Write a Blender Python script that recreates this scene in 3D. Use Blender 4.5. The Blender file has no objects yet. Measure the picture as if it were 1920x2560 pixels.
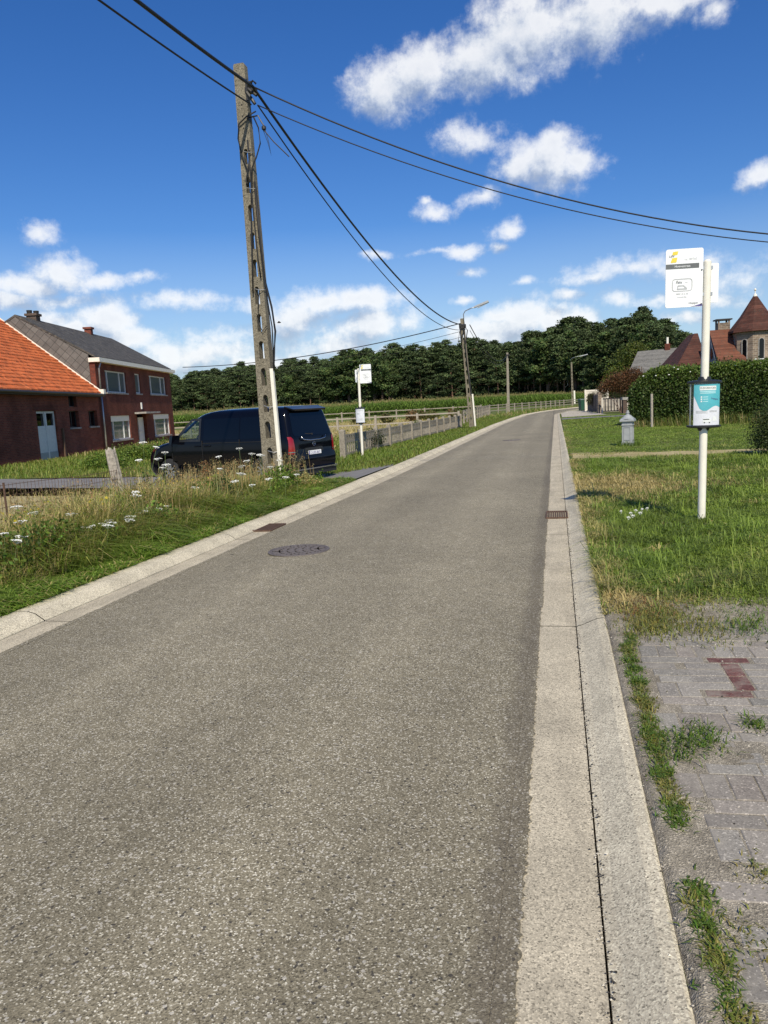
import bpy, bmesh, math, random
import numpy as np
from mathutils import Vector, Matrix
R=math.radians; pi=math.pi
rng=np.random.default_rng(7); random.seed(7)
SC=bpy.context.scene; COL=SC.collection
# ------------------------------------------------------------------ helpers
def tag(o,label=None,cat=None,group=None,kind=None):
    if label: o['label']=label
    if cat: o['category']=cat
    if group: o['group']=group
    if kind: o['kind']=kind
    return o
def link(o,parent=None):
    COL.objects.link(o)
    if parent is not None: o.parent=parent
    return o
def empty(name,loc=(0,0,0),rot=(0,0,0)):
    o=bpy.data.objects.new(name,None); o.empty_display_size=.2; o.location=loc; o.rotation_euler=rot
    return link(o)
def mesh_np(name,V,groups,mat=None,parent=None,smooth=False,col=None,mats=None):
    """V: n x 3; groups: list of int arrays m x k (all polygons of k corners)."""
    V=np.asarray(V,dtype=np.float32).reshape(-1,3)
    groups=[np.asarray(g,dtype=np.int32) for g in groups if len(g)]
    me=bpy.data.meshes.new(name); me.vertices.add(len(V)); me.vertices.foreach_set('co',V.ravel())
    loops=np.concatenate([g.ravel() for g in groups]); tot=np.concatenate([np.full(len(g),g.shape[1],np.int32) for g in groups])
    me.loops.add(len(loops)); me.loops.foreach_set('vertex_index',loops)
    st=np.concatenate([[0],np.cumsum(tot)[:-1]]).astype(np.int32)
    me.polygons.add(len(tot)); me.polygons.foreach_set('loop_start',st); me.polygons.foreach_set('loop_total',tot)
    me.polygons.foreach_set('use_smooth',np.full(len(tot),bool(smooth)))
    me.update(calc_edges=True); me.validate()
    if col is not None:
        a=me.color_attributes.new('Col','FLOAT_COLOR','POINT')
        c=np.ones((len(V),4),np.float32); c[:,:3]=col; a.data.foreach_set('color',c.ravel())
    if mat: me.materials.append(mat)
    o=bpy.data.objects.new(name,me); return link(o,parent)
class MB:
    def __init__(s): s.v=[]; s.f={}
    def add(s,V,F):
        b=len(s.v); s.v+= [tuple(map(float,p)) for p in V]
        for f in F: s.f.setdefault(len(f),[]).append([i+b for i in f])
        return s
    def box(s,x0,x1,y0,y1,z0,z1,T=None):
        V=[(x,y,z) for z in(z0,z1) for y in(y0,y1) for x in(x0,x1)]
        if T: V=[T(p) for p in V]
        return s.add(V,[(0,2,3,1),(4,5,7,6),(0,1,5,4),(2,6,7,3),(0,4,6,2),(1,3,7,5)])
    def hull8(s,a,b):   # two quads (lists of 4 pts), bottom and top
        return s.add(list(a)+list(b),[(3,2,1,0),(4,5,6,7),(0,1,5,4),(1,2,6,5),(2,3,7,6),(3,0,4,7)])
    def tube(s,pts,r,n=6,cap=True):
        P=[np.array(p,float) for p in pts]; rs=r if hasattr(r,'__len__') else [r]*len(P)
        V=[];F=[]; up=np.array((0,0,1.))
        for i,p in enumerate(P):
            t=P[min(i+1,len(P)-1)]-P[max(i-1,0)]; t=t/ (np.linalg.norm(t)+1e-9)
            a=np.cross(t,up); 
            if np.linalg.norm(a)<.05: a=np.cross(t,np.array((0,1.,0)))
            a/=np.linalg.norm(a); b=np.cross(t,a)
            for k in range(n):
                q=2*pi*k/n; V.append(p+rs[i]*(math.cos(q)*a+math.sin(q)*b))
        for i in range(len(P)-1):
            for k in range(n): F.append((i*n+k,i*n+(k+1)%n,(i+1)*n+(k+1)%n,(i+1)*n+k))
        if cap: F.append(tuple(range(n))[::-1]); F.append(tuple((len(P)-1)*n+k for k in range(n)))
        return s.add(V,F)
    def lathe(s,prof,n=16,c=(0,0),sq=(1,1)):  # prof list of (r,z)
        V=[];F=[]
        for r,z in prof:
            for k in range(n):
                q=2*pi*(k+.5)/n; V.append((c[0]+sq[0]*r*math.cos(q),c[1]+sq[1]*r*math.sin(q),z))
        m=len(prof)
        for i in range(m-1):
            for k in range(n): F.append((i*n+k,i*n+(k+1)%n,(i+1)*n+(k+1)%n,(i+1)*n+k))
        F.append(tuple(range(n))[::-1]); F.append(tuple((m-1)*n+k for k in range(n)))
        return s.add(V,F)
    def build(s,name,mat,parent=None,smooth=False):
        return mesh_np(name,s.v,list(s.f.values()),mat,parent,smooth)
def flat(outlines,depth=0.0,bevel=0.0):
    """filled 2-D outlines (first the rim, then holes), extruded; -> (V,F) with x,y in plane, z thickness"""
    cu=bpy.data.curves.new('c','CURVE'); cu.dimensions='2D'; cu.fill_mode='BOTH' if depth else 'FRONT'; cu.extrude=depth/2
    for ol in outlines:
        sp=cu.splines.new('POLY'); sp.points.add(len(ol)-1); sp.use_cyclic_u=True
        for i,(x,y) in enumerate(ol): sp.points[i].co=(x,y,0,1)
    return _tomesh(cu)
def _tomesh(cu):
    o=bpy.data.objects.new('t',cu); COL.objects.link(o); bpy.context.view_layer.update()
    me=bpy.data.meshes.new_from_object(o.evaluated_get(bpy.context.evaluated_depsgraph_get()))
    V=[tuple(v.co) for v in me.vertices]; F=[tuple(p.vertices) for p in me.polygons]
    bpy.data.objects.remove(o); bpy.data.curves.remove(cu); bpy.data.meshes.remove(me)
    return V,F
def text(s,size,align='CENTER'):
    cu=bpy.data.curves.new('t','FONT'); cu.body=s; cu.size=size; cu.align_x=align; cu.align_y='CENTER'; cu.fill_mode='FRONT'; cu.resolution_u=3
    return _tomesh(cu)
def rrect(x0,x1,y0,y1,r,n=4):
    o=[]
    for cx,cy,a in((x1-r,y1-r,0),(x0+r,y1-r,90),(x0+r,y0+r,180),(x1-r,y0+r,270)):
        for k in range(n+1): q=R(a+90*k/n); o.append((cx+r*math.cos(q),cy+r*math.sin(q)))
    return o
def rect(x0,x1,y0,y1): return [(x0,y0),(x1,y0),(x1,y1),(x0,y1)]
def sag_line(a,b,sag,n=28):
    a=np.array(a,float);b=np.array(b,float)
    return [a+(b-a)*t-np.array((0,0,4*sag*t*(1-t))) for t in np.linspace(0,1,n)]
def copy_tree(o,parent=None):
    c=o.copy(); link(c); c.parent=parent
    for ch in list(o.children): copy_tree(ch,c)
    return c
def vnoise(x,y,s,seed=0):
    """smooth value noise 0..1"""
    r=np.random.default_rng(seed); T=r.random((64,64))
    X=np.asarray(x)*s+1000; Y=np.asarray(y)*s+1000; i=np.floor(X).astype(int); j=np.floor(Y).astype(int); u=X-i; v=Y-j
    u=u*u*(3-2*u); v=v*v*(3-2*v); g=lambda a,b:T[a%64,b%64]
    return (g(i,j)*(1-u)+g(i+1,j)*u)*(1-v)+(g(i,j+1)*(1-u)+g(i+1,j+1)*u)*v
# ------------------------------------------------------------------ materials
class N:
    def __init__(s,name,world=None):
        if world: s.nt=world.node_tree; s.nt.nodes.clear()
        else:
            s.m=bpy.data.materials.new(name); s.m.use_nodes=True; s.nt=s.m.node_tree; s.b=s.nt.nodes['Principled BSDF']
    def n(s,t,ins=None,**kw):
        nd=s.nt.nodes.new('ShaderNode'+t)
        for k,v in kw.items(): setattr(nd,k,v)
        for k,v in (ins or {}).items(): s.set(nd.inputs[k],v)
        return nd
    def set(s,inp,v):
        if isinstance(v,bpy.types.NodeSocket): s.nt.links.new(v,inp)
        elif isinstance(v,bpy.types.Node): s.nt.links.new(v.outputs[0],inp)
        else:
            if hasattr(inp,'default_value'):
                if inp.type=='RGBA' and len(v)==3: v=(*v,1)
                inp.default_value=v
    def P(s,**k):
        for a,v in k.items(): s.set(s.b.inputs[a.replace('_',' ')],v)
        return s
    def math(s,op,a,b=0.,c=0.,clamp=False): 
        nd=s.n('Math',operation=op,use_clamp=clamp); s.set(nd.inputs[0],a); s.set(nd.inputs[1],b); s.set(nd.inputs[2],c); return nd.outputs[0]
    def vm(s,op,a,b=(0,0,0),out=0):
        nd=s.n('VectorMath',operation=op); s.set(nd.inputs[0],a); s.set(nd.inputs[1],b); return nd.outputs['Value' if op in('LENGTH','DOT_PRODUCT','DISTANCE') else 0]
    def co(s): return s.n('TexCoord').outputs['Object']
    def noise(s,sc,det=3,rough=.55,v=None,dist=0):
        nd=s.n('TexNoise',{'Scale':sc,'Detail':det,'Roughness':rough,'Distortion':dist,'Vector':v if v is not None else s.co()}); return nd.outputs['Fac']
    def ramp(s,f,stops,interp='LINEAR'):
        nd=s.n('ValToRGB',{'Fac':f}); e=nd.color_ramp.elements; nd.color_ramp.interpolation=interp
        while len(e)<len(stops): e.new(.5)
        for i,(p,c) in enumerate(stops): e[i].position=p; e[i].color=(*c,1) if hasattr(c,'__len__') else (c,c,c,1)
        return nd.outputs[0]
    def mix(s,f,a,b,blend='MIX'):
        nd=s.n('Mix',data_type='RGBA',blend_type=blend); s.set(nd.inputs[0],f); s.set(nd.inputs[6],a); s.set(nd.inputs[7],b); return nd.outputs[2]
    def bump(s,h,st=.3,d=.01): s.set(s.b.inputs['Normal'],s.n('Bump',{'Height':h,'Strength':st,'Distance':d})); return s
    def map(s,scale=(1,1,1),loc=(0,0,0),rot=(0,0,0)): return s.n('Mapping',{'Vector':s.co(),'Scale':scale,'Location':loc,'Rotation':rot}).outputs[0]
MT={}
def simple(name,c,rough=.6,metal=0.,var=.15,sc=8,spec=.5,coat=0):
    k=N(name); f=k.noise(sc,4); lo=tuple(x*(1-var) for x in c); hi=tuple(min(1,x*(1+var)) for x in c)
    k.P(Base_Color=k.ramp(f,[(.3,lo),(.7,hi)]),Roughness=rough,Metallic=metal,Specular_IOR_Level=spec,Coat_Weight=coat); MT[name]=k.m; return k.m
def foliage(name,trans=.25,rough=.55,mul=(1,1,1)):
    k=N(name); a=k.n('Attribute',attribute_name='Col').outputs['Color']; c=k.mix(1.0,a,mul,'MULTIPLY')
    k.P(Base_Color=c,Roughness=rough,Specular_IOR_Level=.3)
    t=k.n('BsdfTranslucent',{'Color':k.mix(1.0,c,(1.1,1.25,.6),'MULTIPLY')}); m=k.n('MixShader',{0:trans,1:k.b.outputs[0],2:t})
    k.nt.links.new(m.outputs[0],k.nt.nodes['Material Output'].inputs[0]); MT[name]=k.m; return k.m
# asphalt: chip-sealed surface with pale stone chips
k=N('chip_seal_asphalt')
v=k.n('TexVoronoi',{'Scale':190,'Vector':k.co()}); cell=k.n('SeparateColor',{'Color':v.outputs['Color']}).outputs[0]
v2=k.n('TexVoronoi',{'Scale':105,'Vector':k.co()}); cell2=k.n('SeparateColor',{'Color':v2.outputs['Color']}).outputs[1]
base=k.ramp(cell,[(0,(.095,.080,.051)),(.2,(.185,.160,.104)),(.6,(.25,.217,.144)),(.86,(.315,.276,.186)),(.935,(.52,.475,.355)),(1,(.74,.69,.55))])
base=k.mix(k.math('MULTIPLY',k.math('GREATER_THAN',cell2,.968),.65),base,(.58,.54,.45))
base=k.mix(k.math('MULTIPLY',k.math('LESS_THAN',cell2,.02),.8),base,(.05,.045,.04))
big=k.noise(.55,5,.6); big2=k.noise(6,4,.6)
base=k.mix(1.0,base,k.ramp(big,[(.3,.86),(.7,1.1)]),'MULTIPLY'); base=k.mix(1.0,base,k.ramp(big2,[(.3,.9),(.7,1.08)]),'MULTIPLY')
sx=k.n('SeparateXYZ',{0:k.co()}); ex=k.math('ADD',sx.outputs[0],k.math('MULTIPLY',k.math('SUBTRACT',k.noise(5,4,.7),.5),.16))
band=k.ramp(k.math('MULTIPLY_ADD',ex,1/.6,1.0),[(.50,0),(.60,.5),(.71,.68),(.78,.1)])   # worn bitumen strip by the right gutter, x -.6..0
strk=k.noise(1.,4,.6,k.map((1.2,.12,1)))
band=k.math('MULTIPLY',band,k.ramp(strk,[(.3,.35),(.65,1)]))
base=k.mix(band,base,(.095,.078,.060))
trk=k.noise(1.,3,.5,k.map((1.1,.05,1))); base=k.mix(1.0,base,k.ramp(trk,[(.3,.9),(.7,1.08)]),'MULTIPLY')
wp=k.math('ABSOLUTE',k.math('SUBTRACT',k.math('ABSOLUTE',k.math('ADD',sx.outputs[0],2.05)),.85)); base=k.mix(1.0,base,k.ramp(k.math('ADD',wp,k.math('MULTIPLY',k.math('SUBTRACT',big,.5),.35)),[(.05,1.09),(.45,.96)]),'MULTIPLY')
vc=k.n('TexVoronoi',{'Scale':.33,'Vector':k.vm('ADD',k.co(),k.vm('MULTIPLY',k.n('TexNoise',{'Scale':1.6,'Detail':6,'Vector':k.co()}).outputs['Color'],(.9,.9,0)))},feature='DISTANCE_TO_EDGE')
crk=k.math('MULTIPLY',k.math('LESS_THAN',vc.outputs['Distance'],.0022),k.math('GREATER_THAN',k.noise(.23,2,.5),.53)); base=k.mix(k.math('MULTIPLY',k.math('MULTIPLY',crk,k.math('GREATER_THAN',sx.outputs[1],13.)),.5),base,(.05,.043,.034))
spot=k.n('TexVoronoi',{'Scale':.9,'Vector':k.co()}); base=k.mix(k.math('MULTIPLY',k.math('LESS_THAN',spot.outputs['Distance'],.022),.75),base,(.03,.028,.025))
k.P(Base_Color=base,Roughness=.85,Specular_IOR_Level=.3).bump(v.outputs['Distance'],.35,.004); MT['asphalt']=k.m
# concrete with exposed aggregate
def concrete(name,c,pebble=.5,scale=95):
    k=N(name); v=k.n('TexVoronoi',{'Scale':scale,'Vector':k.co()}); cell=k.n('SeparateColor',{'Color':v.outputs['Color']}).outputs[0]
    b=k.ramp(cell,[(0,tuple(x*.22 for x in c)),(.10,tuple(x*.5 for x in c)),(.28,tuple(x*.85 for x in c)),(.7,c),(1,tuple(min(.9,x*1.5) for x in c))])
    b=k.mix(pebble,c,b); b=k.mix(1.0,b,k.ramp(k.noise(2.2,6,.7),[(.3,.78),(.62,1.10)]),'MULTIPLY')
    b=k.mix(k.math('MULTIPLY',k.ramp(k.noise(1.,5,.7,k.map((4,.5,4))),[(.50,0),(.74,1)]),.42),b,(.17,.15,.115))
    b=k.mix(k.math('GREATER_THAN',k.noise(140,2,.5),.72),b,(.07,.06,.05))
    k.P(Base_Color=b,Roughness=.85,Specular_IOR_Level=.25).bump(v.outputs['Distance'],.15,.003); MT[name]=k.m
concrete('gutter_concrete',(.53,.465,.335),.8,185); concrete('kerb_concrete',(.62,.55,.40),.8,180)
concrete('pole_concrete',(.21,.185,.135),.9,60); concrete('fence_concrete',(.30,.265,.21),.5,40); concrete('pad_concrete',(.50,.45,.36),.4)
# ground
k=N('soil_and_turf'); a=k.noise(.35,5,.65); b=k.noise(25,4,.7)
c=k.ramp(a,[(.3,(.09,.13,.03)),(.5,(.12,.16,.04)),(.68,(.20,.19,.075))]); c=k.mix(1.0,c,k.ramp(b,[(.25,.5),(.75,1.35)]),'MULTIPLY')
k.P(Base_Color=c,Roughness=.95,Specular_IOR_Level=.1).bump(b,.6,.03); MT['ground']=k.m
k=N('dry_straw_ground'); a=k.noise(1.2,5,.65); b=k.noise(22,4,.7)
c=k.ramp(a,[(.3,(.30,.25,.11)),(.5,(.44,.37,.19)),(.72,(.52,.44,.25))]); c=k.mix(1.0,c,k.ramp(b,[(.25,.55),(.7,1.2)]),'MULTIPLY')
k.P(Base_Color=c,Roughness=.95,Specular_IOR_Level=.1).bump(b,.5,.03); MT['dry']=k.m
k=N('sandy_soil'); a=k.noise(5,5,.7); v=k.n('TexVoronoi',{'Scale':190,'Vector':k.co()}); cell=k.n('SeparateColor',{'Color':v.outputs['Color']}).outputs[0]
c=k.ramp(a,[(.3,(.19,.165,.125)),(.5,(.30,.265,.20)),(.7,(.42,.37,.285))]); c=k.mix(1.0,c,k.ramp(cell,[(0,.45),(.15,.85),(.85,1.08),(.95,1.6),(1,2.0)]),'MULTIPLY')
k.P(Base_Color=c,Roughness=.95,Specular_IOR_Level=.1).bump(v.outputs['Distance'],.6,.006); MT['sand']=k.m
k=N('grey_asphalt_drive'); a=k.noise(2,5,.65); b=k.noise(90,2,.6)
c=k.ramp(a,[(.3,(.15,.145,.14)),(.7,(.23,.22,.205))]); c=k.mix(1.0,c,k.ramp(b,[(.3,.75),(.7,1.25)]),'MULTIPLY')
k.P(Base_Color=c,Roughness=.9).bump(b,.4,.004); MT['drive']=k.m
# pavers (per-block colour attribute)
k=N('clay_and_concrete_pavers'); a=k.n('Attribute',attribute_name='Col').outputs['Color']; v=k.n('TexVoronoi',{'Scale':170,'Vector':k.co()}); cell=k.n('SeparateColor',{'Color':v.outputs['Color']}).outputs[0]
c=k.mix(1.0,a,k.ramp(cell,[(0,.6),(.15,.88),(.85,1.06),(.95,1.5),(1,2.2)]),'MULTIPLY'); dn=k.noise(7,5,.7)
c=k.mix(k.ramp(dn,[(.45,0),(.70,.6)]),c,(.36,.325,.26)); k.P(Base_Color=c,Roughness=.9).bump(k.noise(120,3),.4,.003); MT['paver']=k.m
# brick, roofs
def brick(name,c1,c2,mort,axis='yz',scale=1.0,bw=.22,bh=.075):
    k=N(name); s=k.n('SeparateXYZ',{0:k.co()}); ad=k.math('ADD',s.outputs[0],s.outputs[1]); v=k.n('CombineXYZ',{0:ad,1:s.outputs[2]})
    t=k.n('TexBrick',{'Vector':v.outputs[0],'Color1':c1,'Color2':c2,'Mortar':mort,'Scale':1.0,'Mortar Size':.009,'Brick Width':bw,'Row Height':bh,'Bias':0.0}); 
    c=k.mix(1.0,t.outputs[0],k.ramp(k.noise(.8,5,.65),[(.3,.58),(.7,1.25)]),'MULTIPLY'); c=k.mix(1.0,c,k.ramp(k.noise(14,3,.7),[(.3,.75),(.7,1.2)]),'MULTIPLY')
    k.P(Base_Color=c,Roughness=.9,Specular_IOR_Level=.2).bump(t.outputs['Fac'],-.4,.008); MT[name]=k.m
brick('barn_brick',(.25,.062,.035),(.16,.038,.024),(.18,.10,.075)); brick('house_brick',(.185,.050,.030),(.125,.032,.021),(.10,.06,.045))
brick('villa_brick',(.33,.25,.18),(.19,.145,.11),(.42,.38,.31),bw=.32,bh=.15); brick('pale_stone',(.58,.52,.45),(.42,.37,.32),(.5,.46,.4),bw=.4,bh=.18); brick('dark_brick',(.12,.07,.05),(.09,.06,.045),(.16,.14,.12))
def roof(name,cols,row=.33,across=.0,lich=None,slope_ax=2):
    k=N(name); s=k.n('SeparateXYZ',{0:k.co()}); zz=s.outputs[2]; u=k.math('ADD',s.outputs[1],k.math('MULTIPLY',s.outputs[0],.0))
    rw=k.math('FRACT',k.math('DIVIDE',k.math('ADD',zz,k.math('MULTIPLY',k.math('SUBTRACT',k.noise(.6,2),.5),.06)),row)); cl=k.math('FRACT',k.math('DIVIDE',u,.24))
    a=k.noise(2.5,5,.7); c=k.ramp(a,[(.3,cols[0]),(.5,cols[1]),(.7,cols[2])])
    w=k.n('TexWhiteNoise',{'Vector':k.vm('FLOOR',k.n('CombineXYZ',{0:k.math('DIVIDE',u,.24),1:k.math('DIVIDE',zz,row)}).outputs[0])}).outputs['Value']
    c=k.mix(1.0,c,k.ramp(w,[(0,.72),(1,1.2)]),'MULTIPLY')
    if lich: c=k.mix(k.ramp(k.noise(5.5,6,.8),[(.53,0),(.64,.9)]),c,lich)
    h=k.math('ADD',k.math('MULTIPLY',rw,-1.),k.math('MULTIPLY',k.math('ABSOLUTE',k.math('SUBTRACT',cl,.5)),across))
    k.P(Base_Color=c,Roughness=.85,Specular_IOR_Level=.25).bump(h,.9,.04); MT[name]=k.m
roof('orange_tile',[(.52,.115,.032),(.62,.155,.045),(.66,.19,.065)],.2,.6,(.16,.075,.04))
roof('slate_grey',[(.045,.042,.038),(.075,.07,.062),(.11,.10,.088)],.16,.1,(.17,.155,.12))
roof('old_grey',[(.12,.115,.105),(.16,.155,.14),(.20,.19,.17)],.16,.3,(.26,.24,.2))
roof('red_tile',[(.065,.028,.020),(.090,.036,.025),(.12,.050,.034)],.17,.3,(.06,.045,.035))
roof('orange_red_tile',[(.12,.046,.028),(.17,.064,.038),(.15,.072,.045)],.2,.9,(.08,.055,.042))
k=N('grey_shingle_cladding'); s=k.n('SeparateXYZ',{0:k.co()}); v=k.n('CombineXYZ',{0:k.math('ADD',s.outputs[0],s.outputs[2]),1:k.math('SUBTRACT',s.outputs[2],s.outputs[0])})
t=k.n('TexBrick',{'Vector':v.outputs[0],'Color1':(.16,.155,.14,1),'Color2':(.12,.115,.105,1),'Mortar':(.05,.05,.045,1),'Scale':1.0,'Mortar Size':.02,'Brick Width':.55,'Row Height':.55},offset=0.0)
k.P(Base_Color=k.mix(1.0,t.outputs[0],k.ramp(k.noise(3,4,.6),[(.3,.8),(.7,1.15)]),'MULTIPLY'),Roughness=.85).bump(t.outputs['Fac'],-.6,.03); MT['shingle']=k.m
# misc
simple('white_paint',(.82,.78,.66),.45,var=.06); simple('white_plate',(.86,.87,.86),.35,var=.03); simple('white_frame',(.66,.66,.63),.5,var=.08)
simple('black_plastic',(.02,.021,.022),.4,var=.2); simple('dark_metal',(.05,.048,.045),.5,.6); simple('cable_black',(.012,.012,.013),.6); simple('cast_iron',(.17,.145,.13),.6,.2,.3,60)
simple('iron_recess_shade',(.045,.038,.032),.9,.0,.3,60); simple('galvanised',(.42,.43,.43),.4,.7); simple('rust_iron',(.12,.07,.045),.8,.2,.35,40); simple('grey_paint',(.33,.345,.345),.55,var=.1); simple('weathered_wood',(.34,.30,.245),.9,var=.4,sc=25)
simple('dark_wood',(.085,.06,.045),.85,var=.35,sc=20); simple('bark',(.13,.08,.055),.95,var=.4,sc=6); simple('green_plastic',(.012,.06,.03),.5); simple('yellow',(.78,.62,.06),.5,var=.05); simple('grey_print',(.45,.46,.46),.6); simple('dark_print',(.035,.036,.04),.6); simple('bar_grey',(.12,.13,.13),.6)
simple('teal',(.10,.47,.55),.45,var=.06); simple('pale_teal',(.5,.8,.84),.5); simple('poster_white',(.80,.80,.86),.45,var=.05); simple('purple_ink',(.10,.08,.25),.5); simple('blind',(.62,.62,.58),.6); simple('brown_wood_door',(.17,.10,.06),.7); simple('stone_grey',(.32,.30,.27),.9,var=.35,sc=5)
simple('render_grey',(.20,.215,.235),.8); simple('white_board',(.74,.68,.56),.7,var=.06)
simple('bolt_dark',(.02,.018,.016),.7); simple('chrome',(.55,.55,.55),.22,1.0,.05); simple('tyre',(.015,.015,.015),.85); simple('seat_dark',(.03,.03,.032),.8); simple('flower_white',(.80,.80,.74),.8,var=.05); simple('stem_green',(.14,.19,.06),.7)
k=N('black_car_paint'); k.P(Base_Color=(.0025,.003,.006),Roughness=.08,Specular_IOR_Level=.26); MT['paint']=k.m
k=N('tinted_glass'); k.P(Base_Color=(.002,.0025,.004),Roughness=.02,Specular_IOR_Level=.38); MT['tint']=k.m
k=N('window_glass'); k.P(Base_Color=(.12,.145,.15),Roughness=.05,Specular_IOR_Level=.8); MT['pane']=k.m  # opaque pane, base lightened to carry reflected sky and the curtain
k=N('red_lens'); k.P(Base_Color=(.26,.008,.010),Roughness=.12,Coat_Weight=.5); MT['redlens']=k.m
def clear(name,tint,fac):
    k=N(name); t=k.n('BsdfTransparent',{'Color':tint}); g=k.n('BsdfGlossy',{'Roughness':.03}); m=k.n('MixShader',{0:fac,1:t,2:g}); k.nt.links.new(m.outputs[0],k.nt.nodes['Material Output'].inputs[0]); MT[name]=k.m
clear('clear_acrylic',(.97,.98,.97,1),.05); clear('car_glass',(.62,.72,.66,1),.08)
foliage('grass_blades',.28); foliage('leaf',.22); foliage('needles',.12,.7); foliage('maize_leaf',.3)
# ------------------------------------------------------------------ camera
F=1662.; CX,CY,CH=829.5,1106.,1.65
def basis(psi,p,rho):
    f=np.array([-math.sin(psi)*math.cos(p),math.cos(psi)*math.cos(p),math.sin(p)]); r0=np.array([math.cos(psi),math.sin(psi),0.]); u0=np.cross(r0,f)
    return f,r0*math.cos(rho)-u0*math.sin(rho),u0*math.cos(rho)+r0*math.sin(rho)
fw,rt,up=basis(R(12.8737),R(-7.8316),R(3.1))
cam=bpy.data.cameras.new('camera'); cam.sensor_fit='VERTICAL'; cam.sensor_height=24; cam.lens=24*F/2212; cam.clip_start=.05; cam.clip_end=3000
co=bpy.data.objects.new('camera',cam); M=Matrix(((rt[0],up[0],-fw[0],0),(rt[1],up[1],-fw[1],0),(rt[2],up[2],-fw[2],CH),(0,0,0,1))); co.matrix_world=M; link(co); SC.camera=co
def ray(px,py): return fw+rt*(px-CX)/F+up*(CY-py)/F
def at(px,depth,z=0.):
    """ground point seen in direction px at that distance along the view"""
    q=ray(px,857-(px-1200)*.0542)*depth; return float(q[0]),float(q[1]),z
# ------------------------------------------------------------------ light and sky
SUN_EL=R(43); SAZ=R(20.5); sd=Vector((math.sin(SAZ)*math.cos(SUN_EL),-math.cos(SAZ)*math.cos(SUN_EL),math.sin(SUN_EL)))
L=bpy.data.lights.new('sun','SUN'); L.energy=4.7; L.angle=R(.53); L.color=(1,.915,.76); lo=bpy.data.objects.new('sun',L); lo.rotation_euler=sd.to_track_quat('Z','Y').to_euler(); link(lo)
W=bpy.data.worlds.new('World'); SC.world=W; W.use_nodes=True; k=N('w',W)
sky=k.n('TexSky',sky_type='NISHITA',sun_disc=False,sun_elevation=SUN_EL,sun_rotation=math.atan2(sd.x,sd.y),altitude=50,air_density=1.0,dust_density=.6,ozone_density=2.0)
dirv=k.n('TexCoord').outputs['Generated']; sp=k.n('SeparateXYZ',{0:dirv})
az=k.math('ARCTAN2',sp.outputs[0],sp.outputs[1]); el=k.math('ARCSINE',sp.outputs[2])
P0=k.n('CombineXYZ',{0:az,1:el}).outputs[0]
CL=[ # px, py, rx, ry, weight : cumulus drawn as masses in the sky's own directions
(835,190,80,52,1),(930,150,95,58,1),(1040,125,110,58,1),(1140,70,115,75,1),(1270,50,130,75,.86),(1420,5,150,40,.78),(1140,10,90,40,.85),(1550,20,45,38,.5),
(1015,288,85,50,.62),(1185,352,95,58,1),(1195,310,38,40,1),(1120,372,55,36,.95),(1245,345,38,38,.95),(1040,428,58,24,.66),(935,455,50,26,.8),(920,428,24,12,.5),
(990,547,50,20,.8),(1095,498,48,32,.62),(1075,535,34,18,.55),(825,556,55,16,.5),(1640,372,48,28,.85),(92,505,46,32,.8),
(138,588,60,42,1),(60,615,80,26,.9),(235,606,75,20,.8),(20,640,50,30,.8),(380,648,150,30,.55),(225,690,68,42,1),(165,708,60,26,.9),(285,728,80,34,.8),
(690,660,90,32,1),(770,652,95,26,1),(640,690,80,45,.95),(800,705,100,40,.9),(720,745,160,40,.7),(1060,722,110,48,1),(1130,690,85,42,1),(1185,700,60,44,1),(1075,690,65,30,.9),
(1245,694,60,28,.95),(1230,640,44,20,.75),(1338,650,55,32,.6),(1340,578,170,38,.5),(1130,610,45,18,.5),(1480,690,60,22,.7),(1600,600,110,70,.42),(900,765,320,34,.68),(430,765,250,52,.78),(600,785,280,36,.75),(1150,735,260,40,.6),(100,690,120,40,.6),(1000,655,40,14,.6),(1010,595,60,22,.45),(1480,590,140,34,.58),(1540,650,120,34,.5),(1280,600,130,30,.5),(120,650,150,26,.5),(560,650,70,40,.5),(480,725,140,40,.55),(1420,655,120,22,.42),(1540,560,80,40,.35),(880,700,60,50,.5),(960,545,130,14,.35),(300,600,60,20,.6)]
vm=k.vm
def dens(P):
    warp=k.n('TexNoise',{'Scale':9.,'Detail':6,'Roughness':.6,'Vector':P}); w=vm('SUBTRACT',warp.outputs['Color'],(.5,.5,.5)); Pw=vm('ADD',P,vm('MULTIPLY',w,(.055,.04,0)))
    cur=None
    for x,y,a,b,wt in CL:
        d=ray(x,y); d=d/np.linalg.norm(d); ca,ce=math.atan2(d[0],d[1]),math.asin(d[2]); ra,rb=a/F*1.05/max(.6,math.cos(ce)),b/F*1.05
        t=vm('MULTIPLY',vm('SUBTRACT',Pw,(ca,ce,0)),(1/ra,1/rb,0)); v=k.math('SUBTRACT',wt*.92+.04,vm('LENGTH',t))
        cur=v if cur is None else k.math('SMOOTH_MAX',cur,v,.12)
    nz=k.n('TexNoise',{'Scale':38.,'Detail':11,'Roughness':.66,'Vector':P}).outputs['Fac']
    nl=k.n('TexNoise',{'Scale':13.,'Detail':3,'Roughness':.5,'Vector':P}).outputs['Fac']
    return k.math('ADD',cur,k.math('ADD',k.math('MULTIPLY_ADD',nz,1.45,-.72),k.math('MULTIPLY_ADD',nl,.9,-.45)))
d0=dens(P0); d1=dens(vm('ADD',P0,(.012,.02,0)))
alpha=k.n('MapRange',{'Value':d0,'From Min':-.26,'From Max':.66},interpolation_type='SMOOTHSTEP').outputs[0]
lit=k.n('MapRange',{'Value':k.math('SUBTRACT',d0,d1),'From Min':-.45,'From Max':.42}).outputs[0]
thick=k.n('MapRange',{'Value':d0,'From Min':.25,'From Max':1.2}).outputs[0]
SKYS=.092
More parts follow.
